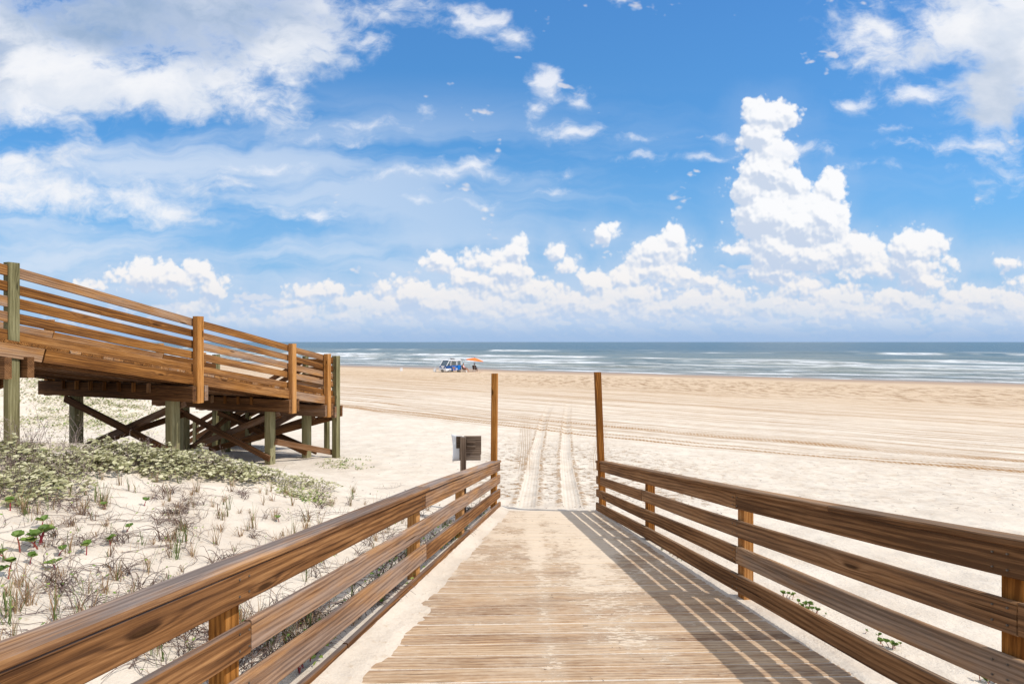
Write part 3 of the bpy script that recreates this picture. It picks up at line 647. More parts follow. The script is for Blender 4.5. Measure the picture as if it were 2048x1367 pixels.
# ------------------------------------------------------------------ raised walkway
U = Vector((0.3162, 0.9487, 0)); N = Vector((0.9487, -0.3162, 0))
def wl(d, t, z): # point on the walkway: d depth of the near edge, t distance across
    return Vector((-8.918 + 0.333 * d, d, z + ZC)) - N * t
def ztop(d): return 2.532 - 0.227 * d
def build_walkway():
    org = wl(9.25, 2.0, float(ground(-7.5, 9.9)))
    root = thing('raised_walkway', org, 'raised wooden walkway on green piers, sloping down across the dune', 'walkway')
    D0, D1 = 3.4, 13.0; Wd = 4.1; slope = 0.227 / 1.054
    ud = Vector((U.x, U.y, -slope)).normalized(); tn = Vector((U.x * slope, U.y * slope, 1)).normalized()
    # decking boards run across
    mb = MB(org); d = D0
    while d < D1:
        c0 = wl(d, -0.02, ztop(d) - 1.015); c1 = wl(d, Wd, ztop(d) - 1.015)
        mb.sweep([(c0, ud * 0.0725, tn * 0.019, 0), ((c0 + c1) / 2, ud * 0.0725, tn * 0.019, 2), (c1, ud * 0.0725, tn * 0.019, 4)], 0.003)
        d += 0.15 / 1.054
    mb.build('deck', W_WALK, root)
    bents = [6.72, 9.25, 11.5, 12.65]; allp = bents + [D1]
    cut = [D0, 7.02, 9.25, 11.5, 12.65, D1]
    # side rims and rails on both edges
    offs = [(0.0, 0.14), (0.222, 0.352), (0.412, 0.552), (0.613, 0.75), (0.855, 0.99)]
    for t, sgn in ((0.0, 1), (Wd, -1)):
        for a, b in zip(cut[:-1], cut[1:]):
            ga, gb = a + 0.01, b - 0.01
            one('rim_joist', W_WALK, root, org, wl(ga, t, ztop(ga) - 1.04 - 0.094), wl(gb, t, ztop(gb) - 1.04 - 0.094), 0.187, 0.038, n=4)
        rc = [D0, 6.72, 9.25, 11.5, 12.65, D1 - 0.02]
        for o0, o1 in offs:
            for a, b in zip(rc[:-1], rc[1:]):
                ga, gb = a + 0.005, b - 0.005; jz = random.uniform(-0.006, 0.006); tt = t + sgn * 0.05
                one('rail_board', W_WALK, root, org, wl(ga, tt, ztop(ga) - (o0 + o1) / 2 + jz), wl(gb, tt, ztop(gb) - (o0 + o1) / 2 - jz), o1 - o0, 0.038, n=5, warp=0.004, ch=0.005)
    def post(d, t, z0, z1, w, mat, name='post', parent=root):
        c = wl(d, t, 0); mb = MB(org)
        mb.sweep([(Vector((c.x, c.y, z + ZC)), U * w / 2, N * w / 2, z) for z in (z0, (z0 + z1) / 2, z1)], 0.008); return mb.build(name, mat, parent)
    # rail posts bolted outside
    for t, sgn in ((-0.045, 1), (Wd + 0.045, -1)):
        for d in bents[1:]:
            post(d, t, ztop(d) - 1.04 - 0.187 - 0.33, ztop(d) + 0.04, 0.13, W_POST, 'rail_post')
        post(4.3, t, ztop(4.3) - 1.6, ztop(4.3) + 0.04, 0.13, W_POST, 'rail_post')
    for t in (0.0, Wd):
        p = wl(6.72, t, 0); g = float(ground(p.x, p.y)); post(6.72, t + (0.07 if t < 1 else -0.07), g - 0.3, ztop(6.72) + 0.06, 0.122, W_GREEN, 'pier')
        p = wl(D1, t, 0); g = float(ground(p.x, p.y)); post(D1 + 0.02, t, g - 0.3, ztop(D1) + 0.06, 0.15, W_GREEN, 'pier')
    # piers, beams, braces
    for bi, d in enumerate(bents + [D1]):
        jb = ztop(d) - 1.04 - 0.187 + 0.02 - (0.03 if d > 9 else 0.0)
        tt = (0.6, 3.3) if d < D1 else ()
        for t in tt:
            p = wl(d, t, 0); g = float(ground(p.x, p.y)); post(d, t, g - 0.4, jb - 0.02, 0.17, W_GREEN, 'pier')
        for s_ in (-1, 1):
            c = s_ * 0.115
            a = wl(d + c, -0.10, jb - 0.145); b = wl(d + c, Wd + 0.12, jb - 0.145)
            one('beam', W_BEAM, root, org, a, b, 0.285, 0.075, n=3)
        # braces
        g0 = wl(d, 0.6, 0); z0 = float(ground(g0.x, g0.y)) + 0.15; g1 = wl(d, 3.3, 0); z1 = float(ground(g1.x, g1.y)) + 0.15
        if d > 6:
            one('brace', W_BEAM, root, org, wl(d - 0.11, 3.45, jb - 0.35), wl(d - 0.11, 0.5, z0), 0.14, 0.04)
            one('brace', W_BEAM, root, org, wl(d + 0.12, 0.45, jb - 0.35), wl(d + 0.12, 3.4, z1), 0.14, 0.04)
    # lengthwise braces on the near row
    for a, b in ((9.25, 11.5), (11.5, 12.65)):
        pa = wl(a, 0.6, 0); pb = wl(b, 0.6, 0)
        one('brace', W_BEAM, root, org, wl(b, 3.2, ztop(b) - 1.7), wl(a + .2, 3.2, float(ground(pa.x - 2.6, pa.y + .9)) + 0.25), 0.14, 0.04)
    p = wl(D1, 0, 0); g = float(ground(p.x, p.y))
    one('brace', W_BEAM, root, org, wl(11.55, 0.52, ztop(11.5) - 2.25), wl(D1 + .05, 0.1, g + 0.12), 0.14, 0.04)
    one('brace', W_BEAM, root, org, wl(D1 + .1, 0.1, ztop(D1) - 1.55), wl(11.6, 2.6, float(ground(*wl(11.6, 2.6, 0).xy)) + 0.2), 0.14, 0.04)
    # joists under the deck, ends lapping each beam
    mb = MB(org)
    for j in range(9):
        t = 0.36 + j * 0.42
        for a, b in zip(cut[:-1], cut[1:]):
            mb.board(wl(a, t, ztop(a) - 1.04 - 0.094), wl(b, t, ztop(b) - 1.04 - 0.094), 0.186, 0.038)
    o = mb.build('joists', W_BEAM, root)
    for d in bents[1:3]:
        for j in range(7):
            t = 0.95 + j * 0.4
            one('joist_block', W_WALK, root, org, wl(d - 0.19, t, ztop(d) - 1.04 - 0.16), wl(d - 0.19, t, ztop(d) - 1.04 - 0.34), 0.06, 0.04, up=(U.x, U.y, 0))
    # end railing across the landing and the stair beyond it
    for o0, o1 in offs:
        zt = ztop(D1)
        one('rail_board', W_WALK, root, org, wl(D1, 0.08, zt - (o0 + o1) / 2 - 0.02), wl(D1, 1.25, zt - (o0 + o1) / 2 - 0.02), 0.13, 0.038, up=(0, 0, 1))
        one('rail_board', W_BEAM, root, org, wl(D1 + .25, 1.2, zt - (o0 + o1) / 2 - 0.02), wl(D1 + 1.12, 1.2, zt - (o0 + o1) / 2 - 0.20), 0.13, 0.038)
        one('rail_board', W_BEAM, root, org, wl(D1 + .25, 1.25, zt - (o0 + o1) / 2 - 0.02), wl(D1 + .25, 5.9, zt - (o0 + o1) / 2 - 2.3), 0.13, 0.038)
        one('rail_board', W_BEAM, root, org, wl(D1 + 1.12, 1.2, zt - (o0 + o1) / 2 - 0.22), wl(D1 + 1.12, 5.9, zt - (o0 + o1) / 2 - 2.4), 0.13, 0.038)
    st = MB(org)
    for i in range(15):
        t = 1.4 + i * 0.31; z = ztop(D1) - 1.0 - i * 0.155
        st.board(wl(D1 + .27, t, z), wl(D1 + 1.1, t, z - 0.05), 0.28, 0.038, up=(-N.x, -N.y, 0))
    st.build('stair_treads', W_WALK, root)
    for dd in (D1 + .27, D1 + 1.1):
        one('stringer', W_BEAM, root, org, wl(dd, 1.2, ztop(D1) - 1.1), wl(dd, 5.9, ztop(D1) - 3.42), 0.24, 0.05)
        for t in (1.2, 3.2, 5.2):
            p = wl(dd, t, 0); g = float(ground(p.x, p.y)); zt = ztop(D1) - (t - 1.2) * 0.49
            post(dd, t, g - 0.3, zt + 0.03, 0.12, W_GREEN, 'stair_post')
    return root
build_walkway()

# ------------------------------------------------------------------ sign behind the left railing
def quad_box(mb_verts, mb_faces, c, s, rz=0, rx=0):
    pass
def bm_box(bm, size, loc=(0, 0, 0), rot=None, bevel=0.0, mi=0):
    r = bmesh.ops.create_cube(bm, size=1.0); vs = r['verts']
    bmesh.ops.scale(bm, vec=size, verts=vs)
    if bevel:
        es = list({e for v in vs for e in v.link_edges}); rr = bmesh.ops.bevel(bm, geom=es, offset=bevel, segments=2, affect='EDGES', profile=0.6)
        vs = list({v for f in rr['faces'] for v in f.verts} | {v for v in vs if v.is_valid})
    if rot is not None: bmesh.ops.rotate(bm, cent=(0, 0, 0), matrix=rot, verts=vs)
    bmesh.ops.translate(bm, vec=loc, verts=vs)
    for f in {f for v in vs for f in v.link_faces}: f.material_index = mi
    return vs
def bm_tube(bm, pts, r, seg=8, r2=None, mi=0):
    pts = [Vector(p) for p in pts]; rings = []
    for i, p in enumerate(pts):
        a = pts[min(i + 1, len(pts) - 1)] - pts[max(i - 1, 0)]; a.normalize()
        ref = Vector((0, 0, 1)) if abs(a.z) < 0.9 else Vector((1, 0, 0)); s = a.cross(ref).normalized(); t = s.cross(a)
        rr = r if r2 is None else r + (r2 - r) * i / (len(pts) - 1)
        rings.append([bm.verts.new(p + (s * math.cos(6.28318 * k / seg) + t * math.sin(6.28318 * k / seg)) * rr) for k in range(seg)])
    for a, b in zip(rings[:-1], rings[1:]):
        for k in range(seg):
            f = bm.faces.new((a[k], a[(k + 1) % seg], b[(k + 1) % seg], b[k])); f.material_index = mi
    for rg in (list(reversed(rings[0])), rings[-1]):
        f = bm.faces.new(rg); f.material_index = mi
def bobj(name, bm, mats, parent=None, smooth=False):
    bmesh.ops.recalc_face_normals(bm, faces=bm.faces)
    me = bpy.data.meshes.new(name); bm.to_mesh(me); bm.free()
    return link(name, me, mats, parent, smooth)

M_WHITE = plain('white_paint', (0.72, 0.73, 0.76), 0.5, 0.06)
def build_sign():
    d = 7.0; s = 1000 / d; X = (926.5 - 1024) / s; g = gz(X, d)
    root = thing('sign_post', (X, d, g), 'grey wooden sign seen from behind with a curled white sheet, beyond the left railing', 'sign')
    zt = (683 - 873) / s + ZC; org = Vector((X, d, g)); rz = R(0)
    one('post', W_GREY, root, org, (X, d, g - 0.2), (X + 0.0, d, zt), 0.075, 0.09, up=(1, 0, 0), n=3)
    # plank panels
    x0, x1 = (929 - 1024) / s, (962 - 1024) / s
    mb = MB(org)
    zc = (683 - 897) / s + ZC
    mb.board((x0 - 0.01, d + .055, zc + .045), (x1, d + .055, zc + .045), 0.26, 0.02, up=(0, 0, 1))
    mb.board((x0 - 0.01, d + .056, zc - .128), (x1 - 0.008, d + .056, zc - .128), 0.085, 0.02, up=(0, 0, 1))
    xa = (911.5 - 1024) / s
    mb.board((xa, d + .057, zc + .085), (X - .02, d + .057, zc + .085), 0.17, 0.022, up=(0, 0, 1))
    mb.board((xa + .045, d + .058, zc - .085), (X - .02, d + .058, zc - .085), 0.17, 0.022, up=(0, 0, 1))
    mb.build('sign_board', W_GREY, root)
    mb = MB(org)
    for k, z in enumerate((0.10, 0.02)):
        mb.board((x0 + .03, d + .035, zc + z), (x0 + 0.15, d + .035, zc + z - .004), 0.035, 0.02, up=(0, 0, 1))
    mb.build('cleat', W_GREY, root)
    bm = bmesh.new(); nx, nz = 10, 10; grid = []
    for i in range(nx + 1):
        row = []
        for j in range(nz + 1):
            q = i / nx; r = j / nz
            px = (902 + 4 * math.sin(r * 2.2 + 0.4) - 3 * (1 - r) + (928 - 902) * q - 1024) / s; z = zc + 0.185 - 0.36 * r - 0.02 * q * (1 - r)
            row.append(bm.verts.new((px - X, 0.075 + 0.05 * (1 - q) ** 2 * math.cos(r * 3), z - g)))
        grid.append(row)
    for i in range(nx):
        for j in range(nz): bm.faces.new((grid[i][j], grid[i + 1][j], grid[i + 1][j + 1], grid[i][j + 1]))
    o = bobj('white_sheet', bm, M_WHITE, root, True); md = o.modifiers.new('t', 'SOLIDIFY'); md.thickness = 0.006
build_sign()

nails()
# ------------------------------------------------------------------ van and its people
M_BLUE = plain('blue_paint', (0.008, 0.17, 0.62), 0.3, 0.05, 3); M_NAVY = plain('navy_paint', (0.012, 0.07, 0.25), 0.3, 0.05, 3)
M_GLASS = plain('dark_glass', (0.09, 0.12, 0.14), 0.08, 0.2, 2, spec=0.8); M_RUBBER = plain('rubber', (0.03, 0.03, 0.03), 0.8)
M_DARK = plain('dark_trim', (0.04, 0.038, 0.035), 0.6); M_STEEL = plain('steel', (0.55, 0.55, 0.55), 0.35, 0.1, 6, 0.8)
M_INT = plain('van_interior', (0.16, 0.10, 0.07), 0.8)
M_ORANGE = plain('orange_canvas', (0.80, 0.17, 0.025), 0.8, 0.08, 3); M_SKIN = plain('skin', (0.50, 0.26, 0.17), 0.55, 0.08)
M_SKIN2 = plain('tanned_skin', (0.33, 0.18, 0.12), 0.55, 0.08); M_PINK = plain('pink_cloth', (0.68, 0.42, 0.42), 0.85); M_MAROON = plain('maroon_cloth', (0.25, 0.04, 0.03), 0.85)
M_BROWN = plain('brown_cloth', (0.10, 0.065, 0.05), 0.85); M_HAIR = plain('dark_hair', (0.035, 0.022, 0.015), 0.7); M_BLOND = plain('fair_hair', (0.40, 0.27, 0.13), 0.7)
M_TAN = plain('tan_cloth', (0.45, 0.33, 0.22), 0.85); M_FRAME = plain('chair_frame', (0.10, 0.09, 0.085), 0.5, 0.1, 5, 0.3)

def prism(bm, prof, y0, y1, mi=0):
    """side profile prof [(x,z)] extruded between y0 and y1"""
    a = [bm.verts.new((x, y0, z)) for x, z in prof]; b = [bm.verts.new((x, y1, z)) for x, z in prof]; n = len(prof)
    fs = [bm.faces.new(a), bm.faces.new(list(reversed(b)))]
    for i in range(n): fs.append(bm.faces.new((a[i], b[i], b[(i + 1) % n], a[(i + 1) % n])))
    for f in fs: f.material_index = mi
    return fs
def build_van():
    d = 76.0; X = (901 - 1024) / 1000 * d; g = gz(X, d)
    # forward axis +x of the van points to the lower left of the picture
    rz = math.atan2(-0.80, -0.60)
    root = thing('van', (X, d, g), 'small blue and white van parked on the sand with side doors and tailgate open', 'van', rz=rz)
    L, Wd = 3.3, 1.5; h = Wd / 2
    # In van space: +x forward, +y is the side toward... the open side
    yo = 1   # open side
    bm = bmesh.new()
    prof_low = [(-1.62, 0.32), (1.55, 0.30), (1.66, 0.42), (1.66, 0.80), (1.58, 0.98), (-1.62, 0.98)]
    prism(bm, prof_low, -h, h)
    bmesh.ops.bevel(bm, geom=list(bm.edges), offset=0.05, segments=2, affect='EDGES')
    bobj('body', bm, M_NAVY, root)
    bm = bmesh.new(); prism(bm, [(-1.63, 0.22), (1.68, 0.22), (1.71, 0.30), (1.70, 0.60), (-1.64, 0.60)], -h - 0.012, h + 0.012)
    bmesh.ops.bevel(bm, geom=list(bm.edges), offset=0.03, segments=2, affect='EDGES'); bobj('lower_body', bm, M_WHITE, root)
    bm = bmesh.new()   # cabin: roof, pillars
    roof = [(-1.60, 1.74), (-1.50, 1.88), (0.75, 1.90), (0.98, 1.80), (0.95, 1.76), (-1.60, 1.72)]
    prism(bm, roof, -h + 0.04, h - 0.04)
    for x0, x1 in ((-1.60, -1.60), (-0.75, -0.75), (0.15, 0.15), (0.62, 0.80)):
        for y in (-h + 0.04, h - 0.04):
            bm_tube(bm, [(x1, y, 0.96), (x0, y, 1.76)], 0.05, 6)
    for y in (-h + 0.05, h - 0.05): bm_tube(bm, [(1.56, y, 0.96), (0.95, y, 1.78)], 0.045, 6)
    bobj('roof', bm, M_WHITE, root)
    bm = bmesh.new(); prism(bm, [(1.53, 0.99), (0.96, 1.76), (0.92, 1.76), (1.49, 0.99)], -h + 0.09, h - 0.09); bobj('windscreen', bm, M_GLASS, root)
    for xa, xb in ((0.66, 1.40), (-1.52, -0.80)):
        for y in (-h + 0.03, h - 0.05):
            bm = bmesh.new(); top = min(xb, 0.92) if xb > 1 else xb
            prism(bm, [(xa, 1.02), (xb, 1.02), (top, 1.70), (xa, 1.70)], y, y + 0.02); bobj('side_window', bm, M_GLASS, root)
    bm = bmesh.new(); bm_box(bm, (1.5, 1.2, 0.5), (-0.4, 0, 0.75), bevel=0.03); bobj('seats', bm, M_INT, root)
    # white V panel on the nose
    bm = bmesh.new(); v = [bm.verts.new(q) for q in ((1.672, -0.42, 0.97), (1.672, 0.42, 0.97), (1.688, 0.12, 0.62), (1.688, -0.12, 0.62))]
    bm.faces.new(v); r = bmesh.ops.extrude_face_region(bm, geom=list(bm.faces)); bmesh.ops.translate(bm, vec=(-0.03, 0, 0), verts=[q for q in r['geom'] if isinstance(q, bmesh.types.BMVert)])
    bobj('nose_panel', bm, M_WHITE, root)
    for y in (-0.52, 0.52):
        bm = bmesh.new(); bmesh.ops.create_uvsphere(bm, u_segments=12, v_segments=8, radius=0.11); bmesh.ops.scale(bm, vec=(0.5, 1.2, 0.8), verts=bm.verts); bmesh.ops.translate(bm, vec=(1.68, y, 0.70), verts=bm.verts)
        bobj('headlight', bm, M_STEEL, root, True)
    bm = bmesh.new(); bm_box(bm, (0.10, Wd + 0.02, 0.16), (1.72, 0, 0.38), bevel=0.03); bp = bobj('bumper', bm, M_WHITE, root)
    bm = bmesh.new(); bm_box(bm, (0.02, 0.5, 0.12), (1.78, 0, 0.38)); bobj('number_plate', bm, M_DARK, bp)
    for x in (1.02, -1.05):
        for y in (-h + 0.08, h - 0.08):
            bm = bmesh.new(); bmesh.ops.create_cone(bm, cap_ends=True, segments=20, radius1=0.28, radius2=0.28, depth=0.18); bmesh.ops.rotate(bm, cent=(0, 0, 0), matrix=Matrix.Rotation(R(90), 3, 'X'), verts=bm.verts)
            bmesh.ops.bevel(bm, geom=list(bm.edges), offset=0.02, segments=1, affect='EDGES'); bmesh.ops.translate(bm, vec=(x, y, 0.28), verts=bm.verts); w = bobj('wheel', bm, M_RUBBER, root)
            bm = bmesh.new(); bmesh.ops.create_cone(bm, cap_ends=True, segments=16, radius1=0.16, radius2=0.14, depth=0.2); bmesh.ops.rotate(bm, cent=(0, 0, 0), matrix=Matrix.Rotation(R(90), 3, 'X'), verts=bm.verts)
            bmesh.ops.translate(bm, vec=(x, y, 0.28), verts=bm.verts); bobj('rim', bm, M_STEEL, w)
    # open doors on the open side: blue lower panel, white framed window
    def door(x, w, ang, hinge):
        e = bpy.data.objects.new('door', None)
        bm = bmesh.new(); s = 1 if hinge == 'f' else -1
        bm_box(bm, (w, 0.05, 0.74), (-s * w / 2, 0, 0.62), bevel=0.02)
        for a in (0.03, w - 0.03): bm_tube(bm, [(-s * a, 0, 0.98), (-s * a, 0, 1.68)], 0.03, 6, mi=1)
        bm_tube(bm, [(-s * 0.03, 0, 1.68), (-s * (w - 0.03), 0, 1.68)], 0.03, 6, mi=1)
        bmesh.ops.rotate(bm, cent=(0, 0, 0), matrix=Matrix.Rotation(ang, 3, 'Z'), verts=bm.verts)
        bmesh.ops.translate(bm, vec=(x, h * yo + 0.03, 0), verts=bm.verts)
        o = bobj('door', bm, [M_BLUE, M_WHITE], root)
        bm = bmesh.new(); bm_box(bm, (w - 0.1, 0.015, 0.62), (-s * w / 2, 0, 1.33)); bmesh.ops.rotate(bm, cent=(0, 0, 0), matrix=Matrix.Rotation(ang, 3, 'Z'), verts=bm.verts)
        bmesh.ops.translate(bm, vec=(x, h * yo + 0.03, 0), verts=bm.verts); bobj('door_window', bm, M_GLASS, o)
    door(0.60, 0.75, R(-38), 'f'); door(-0.70, 0.75, R(0), 'f')
    # open tailgate, roof gear, mirror
    bm = bmesh.new(); bm_box(bm, (0.95, 1.3, 0.06), (-2.05, 0, 1.84), Matrix.Rotation(R(-6), 3, 'Y'), bevel=0.02); bobj('tailgate', bm, M_DARK, root)
    bm = bmesh.new(); bm_box(bm, (0.55, 0.4, 0.12), (-0.3, 0.1, 1.98), bevel=0.03); bm_box(bm, (0.9, 0.7, 0.03), (-0.3, 0.0, 1.91)); bobj('roof_vent', bm, M_DARK, root)
    for y in (-h - 0.12, h + 0.12):
        bm = bmesh.new(); bm_box(bm, (0.08, 0.14, 0.2), (1.3, y, 1.15), bevel=0.02); bm_tube(bm, [(1.3, y, 1.1), (1.3, y * 0.86, 1.05)], 0.015, 6); bobj('mirror', bm, M_DARK, root)
build_van()

def body(pose, mats, rfun, name='person_body'):
    """one continuous skinned figure; joints is a list of (name, parent, co, r)"""
    me = bpy.data.meshes.new('t'); idx = {}; vs = []; es = []
    for nm, pa, co, r in pose: idx[nm] = len(vs); vs.append(co); 
    for nm, pa, co, r in pose:
        if pa: es.append((idx[pa], idx[nm]))
    me.from_pydata(vs, es, []); o = bpy.data.objects.new('t', me); C.objects.link(o)
    o.modifiers.new('s', 'SKIN'); o.modifiers.new('u', 'SUBSURF').levels = 1
    sk = me.skin_vertices[0].data if me.skin_vertices else None
    if sk is None: return o
    for (nm, pa, co, r), v in zip(pose, sk): v.radius = (r, r); v.use_root = (nm == 'pelvis')
    dg = bpy.context.evaluated_depsgraph_get(); dg.update(); ev = o.evaluated_get(dg); m2 = bpy.data.meshes.new_from_object(ev)
    bpy.data.objects.remove(o); m2.materials.clear()
    for m in mats: m2.materials.append(m)
    for p in m2.polygons: p.use_smooth = True; p.material_index = rfun(p.center)
    return m2
def seated(shirt, shorts, skin, hair, lean=0.30, name='person', hairmat=None):
    """seated figure facing +x, hips at the origin"""
    T = -0.28
    J = [('pelvis', None, (0, 0, 0), .15), ('waist', 'pelvis', (-.06, 0, .18), .13), ('chest', 'waist', (-.15, 0, .40), .155), ('neck', 'chest', (-.19, 0, .56), .06),
         ('head0', 'neck', (-.17, 0, .66), .085), ('head1', 'head0', (-.16, 0, .77), .10), ('head2', 'head1', (-.165, 0, .84), .07)]
    for s, n in ((1, 'l'), (-1, 'r')):
        J += [('sh' + n, 'chest', (-.17, s * .18, .47), .065), ('el' + n, 'sh' + n, (-.02, s * .25, .24), .045), ('wr' + n, 'el' + n, (.20, s * .16, .20), .032), ('pa' + n, 'wr' + n, (.28, s * .13, .20), .036)]
        for k in range(4): J.append(('f%d' % k + n, 'pa' + n, (.36 + .006 * k, s * (.10 + .02 * k), .185), .010))
        J.append(('th' + n, 'wr' + n, (.27, s * .09, .23), .011))
        J += [('hip' + n, 'pelvis', (.05, s * .10, -.01), .095), ('kn' + n, 'hip' + n, (.44, s * .13, .10), .065), ('an' + n, 'kn' + n, (.62, s * .13, -.32), .042), ('to' + n, 'an' + n, (.78, s * .14, -.36), .04)]
    def rf(c):
        if c.z > .55: return 2
        if c.x < .10 and c.z > .08 and abs(c.y) < .30 and (c.z > .20 or c.x < .02): return 0
        if c.x < .28 and c.z < .20 and c.z > -.2: return 1
        return 2
    me = body(J, [shirt, shorts, skin], rf)
    return me
def person(loc, rz, shirt, shorts, skin, hairmat, label, group=None, hips=0.42):
    root = thing('person', loc, label, 'person', group, rz)
    me = seated(shirt, shorts, skin, hairmat); o = bpy.data.objects.new('body', me); C.objects.link(o); o.parent = root; o.location = (0, 0, hips)
    bm = bmesh.new(); bmesh.ops.create_icosphere(bm, subdivisions=2, radius=0.125); bmesh.ops.scale(bm, vec=(.95, .88, 1.0), verts=bm.verts)
    bmesh.ops.delete(bm, geom=[v for v in bm.verts if v.co.x > 0.03 and v.co.z < 0.05], context='VERTS')
    bmesh.ops.translate(bm, vec=(-.185, 0, .80 + hips), verts=bm.verts); hr = bobj('hair', bm, hairmat, root, True)
    bm = bmesh.new()
    for y in (-.035, .035):
        r = bmesh.ops.create_icosphere(bm, subdivisions=1, radius=0.012, matrix=Matrix.Translation((-.062, y, .79 + hips)))
    bobj('eyes', bm, M_HAIR, root, True)
    bm = bmesh.new(); bmesh.ops.create_cone(bm, cap_ends=True, segments=6, radius1=.018, radius2=.005, depth=.05, matrix=Matrix.Translation((-.055, 0, .765 + hips))); bobj('nose', bm, skin, root, True)
    return root
def chair(loc, rz, mat, label):
    root = thing('camp_chair', loc, label, 'chair', 'camp chairs beside the van', rz)
    bm = bmesh.new(); n = 6; g = []
    for i in range(n + 1):
        q = i / n; g.append([bm.verts.new((-.22 + .5 * q, y * .26, .34 + .03 * q - .04 * math.sin(q * 3.14) * (1 - abs(y) ** 2))) for y in (-1, -.5, 0, .5, 1)])
    for a, b in zip(g[:-1], g[1:]):
        for k in range(4): bm.faces.new((a[k], b[k], b[k + 1], a[k + 1]))
    o = bobj('seat', bm, mat, root, True); o.modifiers.new('s', 'SOLIDIFY').thickness = 0.02
    bm = bmesh.new(); g = []
    for i in range(n + 1):
        q = i / n; g.append([bm.verts.new((-.22 - .20 * q - .03 * (1 - y * y), y * .27, .36 + .62 * q)) for y in (-1, -.5, 0, .5, 1)])
    for a, b in zip(g[:-1], g[1:]):
        for k in range(4): bm.faces.new((a[k], b[k], b[k + 1], a[k + 1]))
    o = bobj('backrest', bm, mat, root, True); o.modifiers.new('s', 'SOLIDIFY').thickness = 0.02
    for y in (-.28, .28):
        for p in (((-.43, y, 1.0), (-.22, y, .36), (.30, y, 0.0)), ((-.36, y, 0.0), (.0, y, .3), (.26, y, .58))):
            bm = bmesh.new(); bm_tube(bm, p, 0.014, 6); bobj('leg', bm, M_FRAME, root)
        bm = bmesh.new(); bm_box(bm, (.5, .05, .02), (.05, y, .58), bevel=.006); bobj('armrest', bm, M_FRAME, root)
def at(px, d): 
    X = (px - 1024) / 1000 * d; return (X, d, gz(X, d))
c1 = at(929, 76.0); c2 = at(950, 77.5)
chair(c1, R(-18), M_BROWN, 'dark camp chair under the person in the pink shirt'); chair(c2, R(68), M_BROWN, 'brown camp chair under the orange parasol')
person(c1, R(-18), M_PINK, M_MAROON, M_SKIN, M_HAIR, 'person in a pink shirt and dark red shorts reclining in a camp chair')
person(c2, R(68), M_BROWN, M_BROWN, M_SKIN2, M_HAIR, 'person in dark clothes sitting under the orange parasol facing the sea')
dp = at(906.6, 75.15); person((dp[0], dp[1], dp[2] + .12), R(-70), M_TAN, M_BROWN, M_SKIN, M_BLOND, 'fair haired person in tan clothes sitting in the open side door of the van', hips=0.48)
def parasol():
    p = at(949, 77.0); tilt = Matrix.Rotation(R(7), 3, 'Y')
    root = thing('parasol', p, 'orange tilted beach parasol beside the van', 'parasol')
    bm = bmesh.new(); bm_tube(bm, [(0, 0, -.2), (0, 0, 1.9)], 0.022, 8); bobj('pole', bm, M_STEEL, root)
    bm = bmesh.new(); n = 24; rings = []; Rr = 1.42
    for i, (q, z) in enumerate(((0.02, .40), (0.3, .33), (0.6, .21), (0.85, .09), (1.0, 0.0))):
        rings.append([bm.verts.new(tilt @ Vector((Rr * q * (1 - .03 * (k % 3 != 0)) * math.cos(k * 6.28318 / n), Rr * q * (1 - .03 * (k % 3 != 0)) * math.sin(k * 6.28318 / n), z)) + Vector((0, 0, 1.72))) for k in range(n)])
    for a, b in zip(rings[:-1], rings[1:]):
        for k in range(n): bm.faces.new((a[k], a[(k + 1) % n], b[(k + 1) % n], b[k]))
    bm.faces.new(rings[0]); cn = bobj('canopy', bm, M_ORANGE, root, True); cn.modifiers.new('s', 'SOLIDIFY').thickness = 0.015
    bm = bmesh.new(); bm_tube(bm, [(0.03, 0, 2.1), (0.04, 0, 2.25)], 0.035, 8); bobj('finial', bm, M_DARK, root)
    for k in range(8):
        a = k * 6.28318 / 8; e = tilt @ Vector((Rr * .9 * math.cos(a), Rr * .9 * math.sin(a), .05)); bm = bmesh.new(); bm_tube(bm, [(0, 0, 1.95), (e.x, e.y, e.z + 1.69)], 0.01, 5); bobj('rib', bm, M_STEEL, root)
parasol()
def cooler(px, d, s, label):
    p = at(px, d); root = thing('cooler', p, label, 'cooler', None, R(20))
    bm = bmesh.new(); bm_box(bm, (.34 * s, .28 * s, .36 * s), (0, 0, .18 * s), bevel=.03 * s); bobj('box', bm, M_WHITE, root)
    bm = bmesh.new(); bm_box(bm, (.36 * s, .30 * s, .07 * s), (0, 0, .40 * s), bevel=.015 * s); ld = bobj('lid', bm, M_WHITE, root)
    bm = bmesh.new(); bm_tube(bm, [(-.17 * s, 0, .36 * s), (-.14 * s, -.17 * s, .50 * s), (.14 * s, -.17 * s, .50 * s), (.17 * s, 0, .36 * s)], .012 * s, 5); bobj('handle', bm, M_STEEL, root)
cooler(869.5, 76, 1.15, 'white cooler on the sand just left of the van'); cooler(802.5, 78, 1.1, 'white cooler standing alone on the sand far left of the van')
cooler(933, 75.4, .5, 'tiny white drinks box at the feet of the person in pink')
def bag(px, d, label):
    p = at(px, d); bm = bmesh.new(); bmesh.ops.create_icosphere(bm, subdivisions=3, radius=.22)
    for v in bm.verts: v.co.z = max(v.co.z * .6, -.1) + .1; v.co.x *= 1.5; v.co *= 1 + .08 * math.sin(v.co.x * 31 + v.co.y * 17)
    root = thing('duffel_bag', p, label, 'bag')
    bobj('bag_body', bm, M_DARK, root, True); bm = bmesh.new(); bm_tube(bm, [(-.15, 0, .2), (-.08, 0, .34), (.08, 0, .34), (.15, 0, .2)], .015, 5); bobj('handle', bm, M_TAN, root)
bag(918, 75, 'dark duffel bag on the sand behind the van rear wheel')

